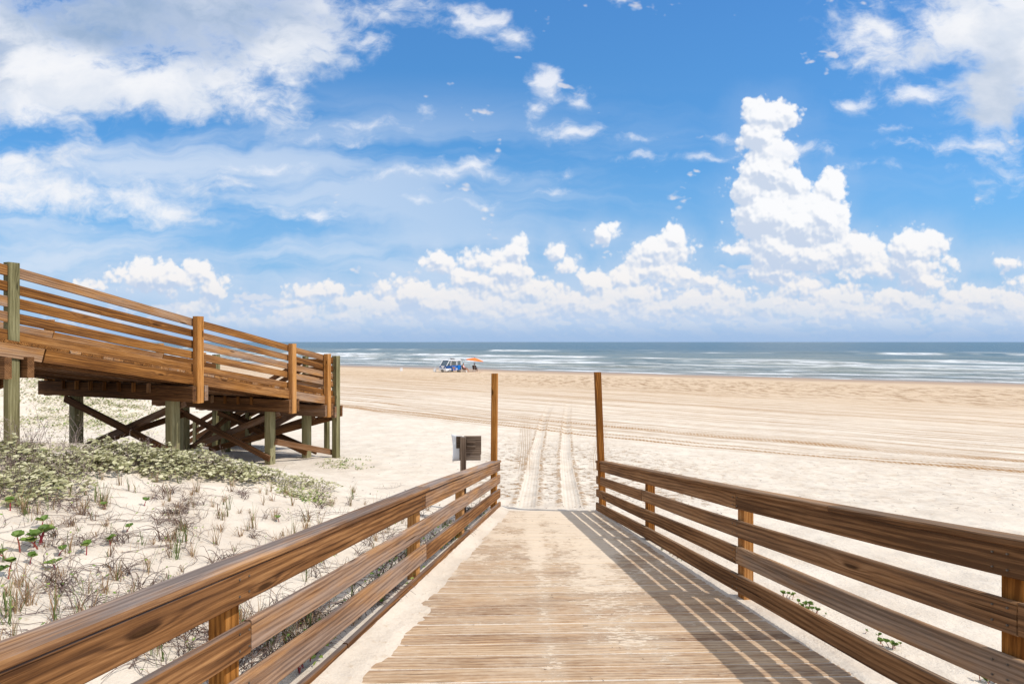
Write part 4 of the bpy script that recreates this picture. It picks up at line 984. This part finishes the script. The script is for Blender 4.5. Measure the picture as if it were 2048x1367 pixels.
# ------------------------------------------------------------------ plants
def leafmat(name, c1, c2, c3, rough=0.55, trans=0.25):
    m, nt, b = material(name)
    r = nt.attr('tint', 'Fac'); col = nt.ramp(r, [(0.0, c1), (0.5, c2), (1.0, c3)])
    nt.put(b.inputs['Base Color'], col); b.inputs['Roughness'].default_value = rough; b.inputs['Specular IOR Level'].default_value = 0.3
    tr = nt.node('ShaderNodeBsdfTranslucent'); nt.put(tr.inputs[0], col); mx = nt.node('ShaderNodeMixShader'); mx.inputs[0].default_value = trans
    nt.l.new(b.outputs[0], mx.inputs[1]); nt.l.new(tr.outputs[0], mx.inputs[2]); nt.l.new(mx.outputs[0], nt.n['Material Output'].inputs[0])
    return m
L_SILVER = leafmat('silvery_leaf', (0.22, 0.215, 0.09), (0.47, 0.45, 0.26), (0.66, 0.62, 0.43))
L_GREEN = leafmat('green_leaf', (0.07, 0.13, 0.02), (0.17, 0.26, 0.045), (0.32, 0.38, 0.10))
L_DRY = leafmat('dry_blade', (0.17, 0.095, 0.05), (0.36, 0.235, 0.13), (0.54, 0.40, 0.25))
L_GRASS = leafmat('green_blade', (0.07, 0.11, 0.03), (0.13, 0.19, 0.05), (0.24, 0.27, 0.11))
L_TWIG = leafmat('mauve_twig', (0.11, 0.075, 0.07), (0.19, 0.14, 0.125), (0.28, 0.21, 0.18), trans=0.0)
L_VINE = leafmat('dark_stem', (0.04, 0.022, 0.018), (0.09, 0.05, 0.035), (0.16, 0.09, 0.06), trans=0.0)
L_RED = leafmat('red_stem', (0.20, 0.02, 0.03), (0.32, 0.04, 0.05), (0.40, 0.10, 0.06), trans=0.0)

class LM:
    def __init__(s): s.v = []; s.f = []; s.t = []; s.mi = []
    def leaf(s, p, n, a, L, W, mi=0, fold=0.15):
        """diamond-oval leaf: base p, direction a, normal n"""
        p = np.array(p, float); a = np.array(a, float); a /= np.linalg.norm(a); n = np.array(n, float); sd_ = np.cross(a, n); sd_ /= (np.linalg.norm(sd_) + 1e-9); n = np.cross(sd_, a)
        t = random.random(); b = len(s.v)
        pts = [p, p + a * L * .35 + sd_ * W * .5 + n * fold * W, p + a * L * .75 + sd_ * W * .42 + n * fold * W, p + a * L, p + a * L * .75 - sd_ * W * .42 + n * fold * W, p + a * L * .35 - sd_ * W * .5 + n * fold * W, p + a * L * .5]
        s.v += [tuple(q) for q in pts]; s.t += [t] * 7
        for q in ((0, 1, 6), (1, 2, 6), (2, 3, 6), (3, 4, 6), (4, 5, 6), (5, 0, 6)): s.f.append(tuple(b + k for k in q)); s.mi.append(mi)
    def strip(s, pts, w0, w1, mi=0, t=None, side=None):
        t = random.random() if t is None else t; b = len(s.v); n = len(pts); pts = [np.array(p, float) for p in pts]
        for i, p in enumerate(pts):
            dd = pts[min(i + 1, n - 1)] - pts[max(i - 1, 0)]; sd_ = np.cross(dd, (0.3, 1, 0.1)) if side is None else np.array(side); sd_ = sd_ / (np.linalg.norm(sd_) + 1e-9)
            w = w0 + (w1 - w0) * i / (n - 1); s.v += [tuple(p - sd_ * w / 2), tuple(p + sd_ * w / 2)]; s.t += [t, t]
        for i in range(n - 1): s.f.append((b + 2 * i, b + 2 * i + 1, b + 2 * i + 3, b + 2 * i + 2)); s.mi.append(mi)
    def tube(s, pts, r0, r1, mi=0, t=None):
        t = random.random() if t is None else t; b = len(s.v); n = len(pts); pts = [np.array(p, float) for p in pts]
        for i, p in enumerate(pts):
            dd = pts[min(i + 1, n - 1)] - pts[max(i - 1, 0)]; a = np.cross(dd, (0.31, 0.9, 0.2)); a /= (np.linalg.norm(a) + 1e-9); c = np.cross(dd, a); c /= (np.linalg.norm(c) + 1e-9)
            r = r0 + (r1 - r0) * i / (n - 1)
            for k in range(3): s.v.append(tuple(p + r * (a * math.cos(k * 2.094) + c * math.sin(k * 2.094)))); s.t.append(t)
        for i in range(n - 1):
            for k in range(3): s.f.append((b + 3 * i + k, b + 3 * i + (k + 1) % 3, b + 3 * i + 3 + (k + 1) % 3, b + 3 * i + 3 + k)); s.mi.append(mi)
    def mesh(s, name):
        me = bpy.data.meshes.new(name); me.from_pydata(s.v, [], s.f); a = me.attributes.new('tint', 'FLOAT', 'POINT'); a.data.foreach_set('value', np.array(s.t, dtype=np.float32))
        me.polygons.foreach_set('material_index', s.mi); me.update(); return me
U_ = random.uniform
def addm(me, mats):
    for m in mats: me.materials.append(m)
    return me
def put(name, me, loc, rz=0, sc=1.0, parent=None):
    o = bpy.data.objects.new(name, me); C.objects.link(o); o.location = loc; o.rotation_euler = (0, 0, rz); o.scale = (sc, sc, sc); o.parent = parent; return o

def tuft_mesh(nb, h, dry, curl):
    m = LM()
    for i in range(nb):
        a = U_(0, 6.28); r = U_(0, .03); hh = h * U_(.45, 1.0); ln = U_(.15, .9) * hh * curl; pts = []
        kink = random.random() < 0.4 * curl
        for k in range(7):
            q = k / 6; x = r * math.cos(a) + ln * q ** 1.7 * math.cos(a); y = r * math.sin(a) + ln * q ** 1.7 * math.sin(a); z = hh * (q if not kink else (q * 1.5 if q < .5 else .75 - (q - .5) * 1.2))
            pts.append((x + U_(-.004, .004), y + U_(-.004, .004), max(z - .01, -.01 + .0)))
        s_ = (math.sin(a), -math.cos(a), 0.1)
        m.strip(pts, U_(.0035, .008), .001, 0 if random.random() < dry else 1, side=s_)
    return addm(m.mesh('grass_tuft'), [L_DRY, L_GRASS])
def curly_mesh(nb, h, dark=0.5):
    m = LM()
    for i in range(nb):
        p = np.array([U_(-.05, .05), U_(-.05, .05), 0.]); v = np.array([U_(-.5, .5), U_(-.5, .5), 1.]); pts = [p.copy()]
        n = 11; st = h * U_(.5, 1.1) / n * 1.5; ang = U_(-.5, .5); ax = U_(0, 3.14)
        for k in range(n):
            v = v / np.linalg.norm(v); ca, sa = math.cos(ax), math.sin(ax); w = np.array([ca, sa, 0]); ang2 = ang + U_(-.35, .35)
            v = v + w * ang2 + np.array([0, 0, -.08 * k / n * 4]); p = p + v / np.linalg.norm(v) * st; p[2] = max(p[2], .004); pts.append(p.copy())
        m.tube(pts, U_(.0022, .0042), .0012, 0 if random.random() < dark else 1)
    return addm(m.mesh('dead_vine'), [L_VINE, L_TWIG])
def twig_mesh(n, h):
    m = LM()
    def br(p, v, L, r, lv):
        pts = [p]; q = np.array(p)
        for k in range(4):
            v = v + np.array([U_(-.25, .25), U_(-.25, .25), U_(-.05, .15)]); v = v / np.linalg.norm(v); q = q + v * L / 4; pts.append(q.copy())
            if lv > 0 and k > 0 and random.random() < .85: br(q.copy(), v + np.array([U_(-.9, .9), U_(-.9, .9), U_(-.2, .3)]), L * U_(.35, .6), r * .6, lv - 1)
        m.tube(pts, r, r * .4, 0)
        if lv == 0:
            for _ in range(2): m.leaf(tuple(q), (0, 0, 1), (U_(-1, 1), U_(-1, 1), U_(0, 1)), .012, .008, 0)
    for i in range(n): br(np.array([U_(-.15, .15), U_(-.15, .15), 0.]), np.array([U_(-.5, .5), U_(-.5, .5), 1.]), h * U_(.6, 1), .0035, 2)
    return addm(m.mesh('bare_twigs'), [L_TWIG])
def shrub_parts(rx, ry, h, nl, ls=.05):
    m = LM(); st = LM(); nbase = 20
    for i in range(nl):
        a = U_(0, 6.283); r = math.sqrt(random.random()); x = rx * r * math.cos(a); y = ry * r * math.sin(a)
        lump = .75 + .25 * math.sin(x * 9 + 1) * math.cos(y * 11) + .15 * math.sin(x * 23 + y * 17)
        top = h * max(0.05, (1 - r ** 2.2)) * lump; z = top * (1 - abs(random.gauss(0, .22))) + .01
        el = U_(0.1, 1.0); az = U_(0, 6.283); n = (math.cos(az) * .55 + x / rx * .3, math.sin(az) * .55 + y / ry * .3, 1.0)
        az2 = U_(0, 6.283); m.leaf((x, y, max(z, .01)), n, (math.cos(az2), math.sin(az2), U_(-.3, .4)), ls * U_(.6, 1.2), ls * U_(.45, .75))
    for i in range(int(nl / 14)):
        a = U_(0, 6.283); r = math.sqrt(random.random()); x = rx * r * math.cos(a); y = ry * r * math.sin(a); z = h * max(.1, 1 - r * r)
        st.tube([(x * .6, y * .6, -.02), (x * .85 + U_(-.03, .03), y * .85, z * .5), (x, y, z * U_(.8, 1.25))], .004, .0015, 0)
    return addm(m.mesh('leaves'), [L_SILVER]), addm(st.mesh('stems'), [L_TWIG])
def seedling_mesh(nl, big):
    lf = LM(); st = LM(); tops = []
    ns = 1 if not big else 6
    for i in range(ns):
        x, y = (U_(-.02, .02), U_(-.02, .02)) if not big else (U_(-.08, .08), U_(-.07, .07)); h = U_(.025, .06) * (1.3 if big else 1)
        tx, ty = x + U_(-.03, .03), y + U_(-.03, .03); st.tube([(x, y, -.01), ((x + tx) / 2, (y + ty) / 2, h * .6), (tx, ty, h)], .0045, .003, 0)
        for k in range(nl + 1):
            a = U_(0, 6.283); e = U_(.3, .9)
            lf.leaf((tx, ty, h), (-math.cos(a) * .4, -math.sin(a) * .4, 1), (math.cos(a), math.sin(a), e), U_(.035, .055), U_(.03, .048), 0, .25)
    return addm(lf.mesh('leaves'), [L_GREEN]), addm(st.mesh('stem'), [L_RED])
_dd = np.concatenate([np.arange(0.9, 15, 0.03), np.arange(15, 120, 0.2)])
def dpos(px, py):
    """sand point seen in the photograph at px, py (march along the ray)"""
    a = (px - 1024) / 1000; b = (683 - py) / 1000
    hit = np.nonzero(b * _dd <= ground(a * _dd, _dd))[0]
    d = float(_dd[hit[0]]) if len(hit) else 100.0
    return a * d, d
def left_ok(X, d): return X < XL(d) - 0.16

# --- silvery shrubs on the dune crest
shr = [shrub_parts(.62, .36, .34, 900, .06), shrub_parts(.45, .30, .25, 520, .058), shrub_parts(.42, .25, .15, 330, .045)]
spots = [(15, 938, 0, 'beside the green corner pier'), (75, 946, 1, 'in front of the leftmost pier'), (150, 940, 1, 'in front of the shaded second pier'), (205, 925, 0, 'below the first crossed braces'), (262, 930, 0, 'between the second and third piers'),
         (330, 938, 0, 'in front of the third pier'), (395, 938, 0, 'right of the third pier'), (450, 950, 1, 'below the tangle of braces'), (500, 955, 1, 'left of the fourth pier foot'), (550, 962, 2, 'at the fourth pier foot'),
         (590, 968, 2, 'left of the fifth pier foot'), (628, 975, 2, 'at the right end of the shrub belt'), (45, 985, 1, 'low on the far left below the corner pier'), (120, 980, 2, 'low behind the bare twigs')]
for i, (px, py, k, wh) in enumerate(spots):
    X, d = dpos(px, py); root = thing('dune_shrub', (X, d, gz(X, d) - .02), 'silvery green leafy dune shrub ' + wh, 'shrub', 'silvery shrubs along the dune crest', U_(0, 6.28))
    sc = U_(.85, 1.15)
    for me, nm in zip(shr[k], ('leaves', 'stalks')): put(nm, me, (0, 0, 0), 0, sc, root)
# --- low silvery growth round the walkway and on the far dune: uncountable ground cover
def cover(name, label, pts, ls):
    m = LM()
    xs = []; ys = []; hs = []
    for X, d, n, rad in pts:
        for i in range(n):
            a = U_(0, 6.283); r = rad * math.sqrt(random.random()); xs.append(X + r * math.cos(a)); ys.append(d + r * math.sin(a)); hs.append(U_(0, .10 * min(1, rad)))
    zs = ground(np.array(xs), np.array(ys)) + ZC + np.array(hs)
    for x, y, z in zip(xs, ys, zs):
        if 1:
            az = U_(0, 6.283); m.leaf((x, y, z), (U_(-.6, .6), U_(-.6, .6), 1), (math.cos(az), math.sin(az), U_(-.1, .7)), ls * U_(.6, 1.3), ls * U_(.5, .9), 0 if random.random() < .8 else 1)
    me = addm(m.mesh(name), [L_SILVER, L_GREEN]); o = put(name, me, (0, 0, 0)); tag(o, label, 'plants', kind='stuff')
cp = []
for i in range(330):
    px = U_(30, 330); py = U_(748, 835)
    if px > 170 and random.random() < .6 * (px - 170) / 100: continue
    X = None; a = (px - 1024) / 1000; d = U_(17, 30)
    cp.append((a * d, d, 36, U_(.3, .8)))
for i in range(60):
    px = U_(170, 330); py = U_(790, 850); X, d = dpos(px, py); cp.append((X, d, 16, U_(.15, .5)))
cover('dune_plants', 'pale green ground cover on the dune behind the walkway', cp, .075)
cp = []
for i in range(50): 
    px = random.gauss(690, 25); py = random.gauss(928, 8); X, d = dpos(px, py); cp.append((X, d, 8, U_(.05, .2)))
for i in range(70):
    px = U_(560, 660); py = 975 + (px - 560) * .25 + U_(-10, 14); X, d = dpos(px, py); cp.append((X, d, 6, .1))
for i in range(60):
    px = U_(0, 200); py = U_(835, 935); X, d = dpos(px, py); cp.append((X, d, 14, U_(.1, .35)))
for i in range(40):
    px = U_(390, 560); py = U_(790, 900); X, d = dpos(px, py); cp.append((X, d, 8, U_(.05, .2)))
cover('creeping_plants', 'thin creeping plants on the sand by the walkway piers', cp, .045)
# --- bare twiggy bushes
tw = [twig_mesh(9, .42), twig_mesh(7, .33), twig_mesh(6, .28)]
for (px, py, k, wh) in [(20, 935, 0, 'before the corner pier'), (60, 930, 0, 'right of the corner pier'), (100, 930, 0, 'left of the shaded pier'), (135, 935, 1, 'before the shaded pier'), (175, 925, 1, 'right of the shaded pier'), (230, 925, 1, 'left of the crossing braces'),
                        (5, 990, 1, 'at the far left edge of the dune'), (90, 975, 2, 'behind the small seedlings'), (290, 925, 2, 'left of the third pier'), (420, 945, 2, 'under the dark braces'), (455, 955, 2, 'under the crossed braces'), (30, 960, 1, 'low before the corner pier'), (150, 965, 2, 'at the foot of the shrubs')]:
    X, d = dpos(px, py); o = put('bare_bush', tw[k], (X, d, gz(X, d) - .01), U_(0, 6.28), U_(.9, 1.2)); tag(o, 'leafless mauve twiggy bush ' + wh, 'bush', 'bare twiggy bushes on the dune')
# --- grass tufts
tf = [tuft_mesh(12, .20, .85, .6), tuft_mesh(16, .17, .9, 1.0), tuft_mesh(9, .24, .35, .5), tuft_mesh(7, .14, .8, 1.1), tuft_mesh(14, .13, .95, 1.2), tuft_mesh(6, .20, .15, .6)]
cv = [curly_mesh(12, .2, .35), curly_mesh(16, .16, .3), curly_mesh(9, .22, .6), curly_mesh(20, .14, .75)]
kinds = [('dry tan beach grass tuft on the left dune', 'dry grass tufts on the dune'), ('dry curled beach grass tuft on the left dune', 'curled grass tufts on the dune'), ('half green beach grass tuft on the left dune', 'half green grass tufts on the dune'),
         ('short drooping grass tuft on the left dune', 'short drooping tufts on the dune'), ('low matted straw tuft on the left dune', 'low straw tufts on the dune'), ('thin fresh green grass tuft on the left dune', 'green grass tufts on the dune')]
cnt = 0; tries = 0
while cnt < 290 and tries < 6000:
    tries += 1; px = U_(-30, 900); py = U_(955, 1330)
    den = 1.0 if py < 1130 else .55
    if px < 200 and 1080 < py: den = .25
    if px < 330 and py > 1150: den = .55
    # cluster
    den *= 1.5 * float(fbm(np.array(px / 90.), np.array(py / 45.), 2)) ** 1.5 * 1.6
    if random.random() > den: continue
    X, d = dpos(px, py)
    if not left_ok(X, d) or d > 9: continue
    k = random.choice((0, 0, 1, 1, 2, 3, 3, 4, 4, 5)); o = put('grass_tuft', tf[k], (X, d, gz(X, d) - .008), U_(0, 6.28), U_(.75, 1.4)); tag(o, kinds[k][0], 'grass tuft', kinds[k][1]); cnt += 1
cnt = 0
while cnt < 120:
    px = U_(80, 960); py = U_(985, 1340); 
    if random.random() > float(fbm(np.array(px / 70. + 9), np.array(py / 40.), 2)) ** 2 * 3: continue
    X, d = dpos(px, py)
    if not left_ok(X, d) or d > 9: continue
    k = random.randrange(4); o = put('dead_stems', cv[k], (X, d, gz(X, d) - .006), U_(0, 6.28), U_(.6, 1.1)); tag(o, 'dead curled brown stems lying on the left dune sand', 'dead plant', 'dead curled stems on the dune'); cnt += 1
# behind the left railing: denser vines, stems and leaves
for i in range(44):
    d = U_(1.9, 7.6); X = XL(d) - U_(.16, .42); o = put('dead_stems', cv[random.randrange(4)], (X, d, gz(X, d) - .006), U_(0, 6.28), U_(.8, 1.4)); tag(o, 'dead curled brown stems close behind the left railing', 'dead plant', 'dead stems behind the left railing')
for i in range(34):
    d = U_(1.8, 7.6); X = XL(d) - U_(.15, .5); k = random.choice((1, 2, 5)); o = put('grass_tuft', tf[k], (X, d, gz(X, d) - .006), U_(0, 6.28), U_(.8, 1.2)); tag(o, 'grass tuft close behind the left railing', 'grass tuft', 'grass tufts behind the left railing')
m = LM()
for i in range(26):
    d0 = U_(3.8, 7.4) if i < 20 else U_(2.2, 3.8); X0 = XL(d0) - U_(.06, .30)
    for k in range(26):
        x = X0 + random.gauss(0, .09); y = d0 + random.gauss(0, .16); 
        if x > XL(y) - .045: continue
        a = U_(0, 6.283); m.leaf((x, y, gz(x, y) + U_(.01, .16)), (U_(-.5, .5), U_(-.5, .5), 1), (math.cos(a), math.sin(a), U_(0, .5)), U_(.02, .04), U_(.018, .032), 0)
o = put('vine_leaves', addm(m.mesh('vine_leaves'), [L_GREEN]), (0, 0, 0)); tag(o, 'dark green creeping vine leaves massed behind the left railing', 'vine', kind='stuff')
m = LM()
for i in range(130):
    X, d = dpos(U_(-20, 860), U_(960, 1320))
    if not left_ok(X, d) or d > 9: continue
    a = U_(0, 6.283); pts = []
    for k in range(random.randint(8, 22)):
        if not left_ok(X, d): break
        pts.append((X, d)); a += U_(-.5, .5); X += .06 * math.cos(a); d += .06 * math.sin(a)
    if len(pts) < 4: continue
    zz = ground(np.array([p_[0] for p_ in pts]), np.array([p_[1] for p_ in pts])) + ZC
    p3 = [(x_, y_, z_ + .004 + .012 * abs(math.sin(k * 1.3))) for k, ((x_, y_), z_) in enumerate(zip(pts, zz))]
    m.tube(p3, .0028, .0016, 0)
    for k, q_ in enumerate(p3):
        if random.random() < .55:
            b_ = U_(0, 6.283); h_ = U_(.03, .10); e_ = (q_[0] + .04 * math.cos(b_), q_[1] + .04 * math.sin(b_), q_[2] + h_)
            m.tube([q_, ((q_[0] + e_[0]) / 2 + U_(-.01, .01), (q_[1] + e_[1]) / 2, q_[2] + h_ * .6), e_], .0018, .0010, 0 if random.random() < .6 else 1)
            if random.random() < .3: m.leaf(e_, (0, 0, 1), (math.cos(b_), math.sin(b_), .4), U_(.015, .03), U_(.01, .02), 2)
o = put('creeping_runners', addm(m.mesh('creeping_runners'), [L_TWIG, L_DRY, L_GREEN]), (0, 0, 0)); tag(o, 'grey brown creeping runners and dead twigs tangled over the dune sand', 'plants', kind='stuff')
# --- seedlings with red stems and round leaves
sg = [seedling_mesh(3, False) for _ in range(3)] + [seedling_mesh(4, True)]
seeds = [(45, 1095, 3, 1.5, 'largest clump at the left edge'), (12, 1118, 0, 1.3, 'small one left of the largest clump'), (78, 1060, 1, 1.2, 'small one above the largest clump'), (115, 1115, 0, 1.2, 'lone one right of the largest clump'), (113, 1140, 2, 1.2, 'lower of the pair right of the clump'),
         (170, 1112, 1, 1.2, 'lone one farthest right of the clump'), (8, 1170, 3, 1.3, 'second clump at the left edge, lower'), (18, 1022, 1, 1.3, 'upper one near the left edge'), (213, 1018, 2, 1.1, 'lone one high in the grass'), (250, 1065, 0, 1.2, 'one among straw tufts'), (225, 1090, 1, 1.1, 'one in front of the straw tufts'),
         (115, 978, 2, 1.4, 'one just below the twiggy bushes'), (287, 1012, 1, 1.0, 'small one beside tall straw'), (560, 1045, 2, 1.2, 'one near the middle of the railing'), (60, 1128, 1, 1.0, 'tiny one below the clump')]
for px, py, k, sc, wh in seeds:
    X, d = dpos(px, py); root = thing('seedling', (X, d, gz(X, d)), 'round leaved seedling with red stem, ' + wh, 'plant', 'seedlings on the dune', U_(0, 6.28))
    for me, nm in zip(sg[k], ('leaves', 'stem')): put(nm, me, (0, 0, 0), 0, sc, root)
# pennywort between the lower left boards, small plants along the right edge
def clump(name, d, X, label, k, sc, zoff=0):
    root = thing(name, (X, d, gz(X, d) + zoff), label, 'plant', None, U_(0, 6.28))
    for me, nm in zip(sg[k], ('leaves', 'stem')): put(nm, me, (0, 0, 0), 0, sc, root)
clump('green_plant', 2.98, XL(2.98) - .10, 'glossy round leaved green plant growing behind the lower left boards', 3, 1.1)
for px, py, sc, wh in ((1575, 1198, .8, 'first in the row beyond the right railing'), (1605, 1212, .9, 'second in the row beyond the right railing'), (1625, 1222, .8, 'third in the row beyond the right railing'), (1650, 1232, .5, 'tiny one after the row beyond the right railing'),
                       (1732, 1268, .6, 'small pair seen between the lower right boards'), (1778, 1290, .9, 'larger one seen between the lower right boards'), (1800, 1293, .6, 'small one beside the larger between right boards'), (1968, 1360, .9, 'one at the bottom right under the railing')):
    X, d = dpos(px, py); clump('green_plant', d, X, 'low green leafy plant, ' + wh, 3 if sc > .7 else 0, sc * .75)
for i in range(16):
    d = U_(5.2, 7.3); X = XR(d) + U_(.02, .10); o = put('grass_tuft', tf[random.choice((2, 4, 5))], (X, d, gz(X, d) - .01), U_(0, 6.28), U_(.35, .6)); tag(o, 'tiny grass tuft at the foot of the right railing', 'grass tuft', 'tiny tufts at the foot of the right railing')
# wrack line bits on the sand
m = LM()
for i in range(700):
    px = U_(700, 2048); py = 700 + abs(random.gauss(0, 1)) * 0 + U_(150, 330); X, d = dpos(px, py)
    if XL(d) - .1 < X < XR(d) + .1 and d < 7.9: continue
    if X < -4 and d < 14: continue
    a = U_(0, 6.283); m.leaf((X, d, gz(X, d) + .004), (0, 0, 1), (math.cos(a), math.sin(a), .1), U_(.02, .07), U_(.006, .02), 0)
o = put('beach_litter', addm(m.mesh('beach_litter'), [L_VINE]), (0, 0, 0)); tag(o, 'scattered dark seaweed scraps and twigs on the sand', 'seaweed', kind='stuff')
# twigs and crumbs of sand-coloured litter on the planks
m = LM()
for i in range(90):
    d = U_(2.6, 7.6); X = U_(XL(d) + .1, XR(d) - .1); a = U_(0, 6.283); L_ = U_(.01, .04)
    z = deck_z(d) + ZC + .004; m.tube([(X, d, z), (X + L_ * math.cos(a), d + L_ * .5 * math.sin(a), z - .132 * L_ * .5 * math.sin(a) + .002)], .0015, .001, 0)
o = put('deck_litter', addm(m.mesh('deck_litter'), [L_VINE]), (0, 0, 0)); tag(o, 'tiny dry twigs scattered on the sandy planks', 'twigs', kind='stuff')
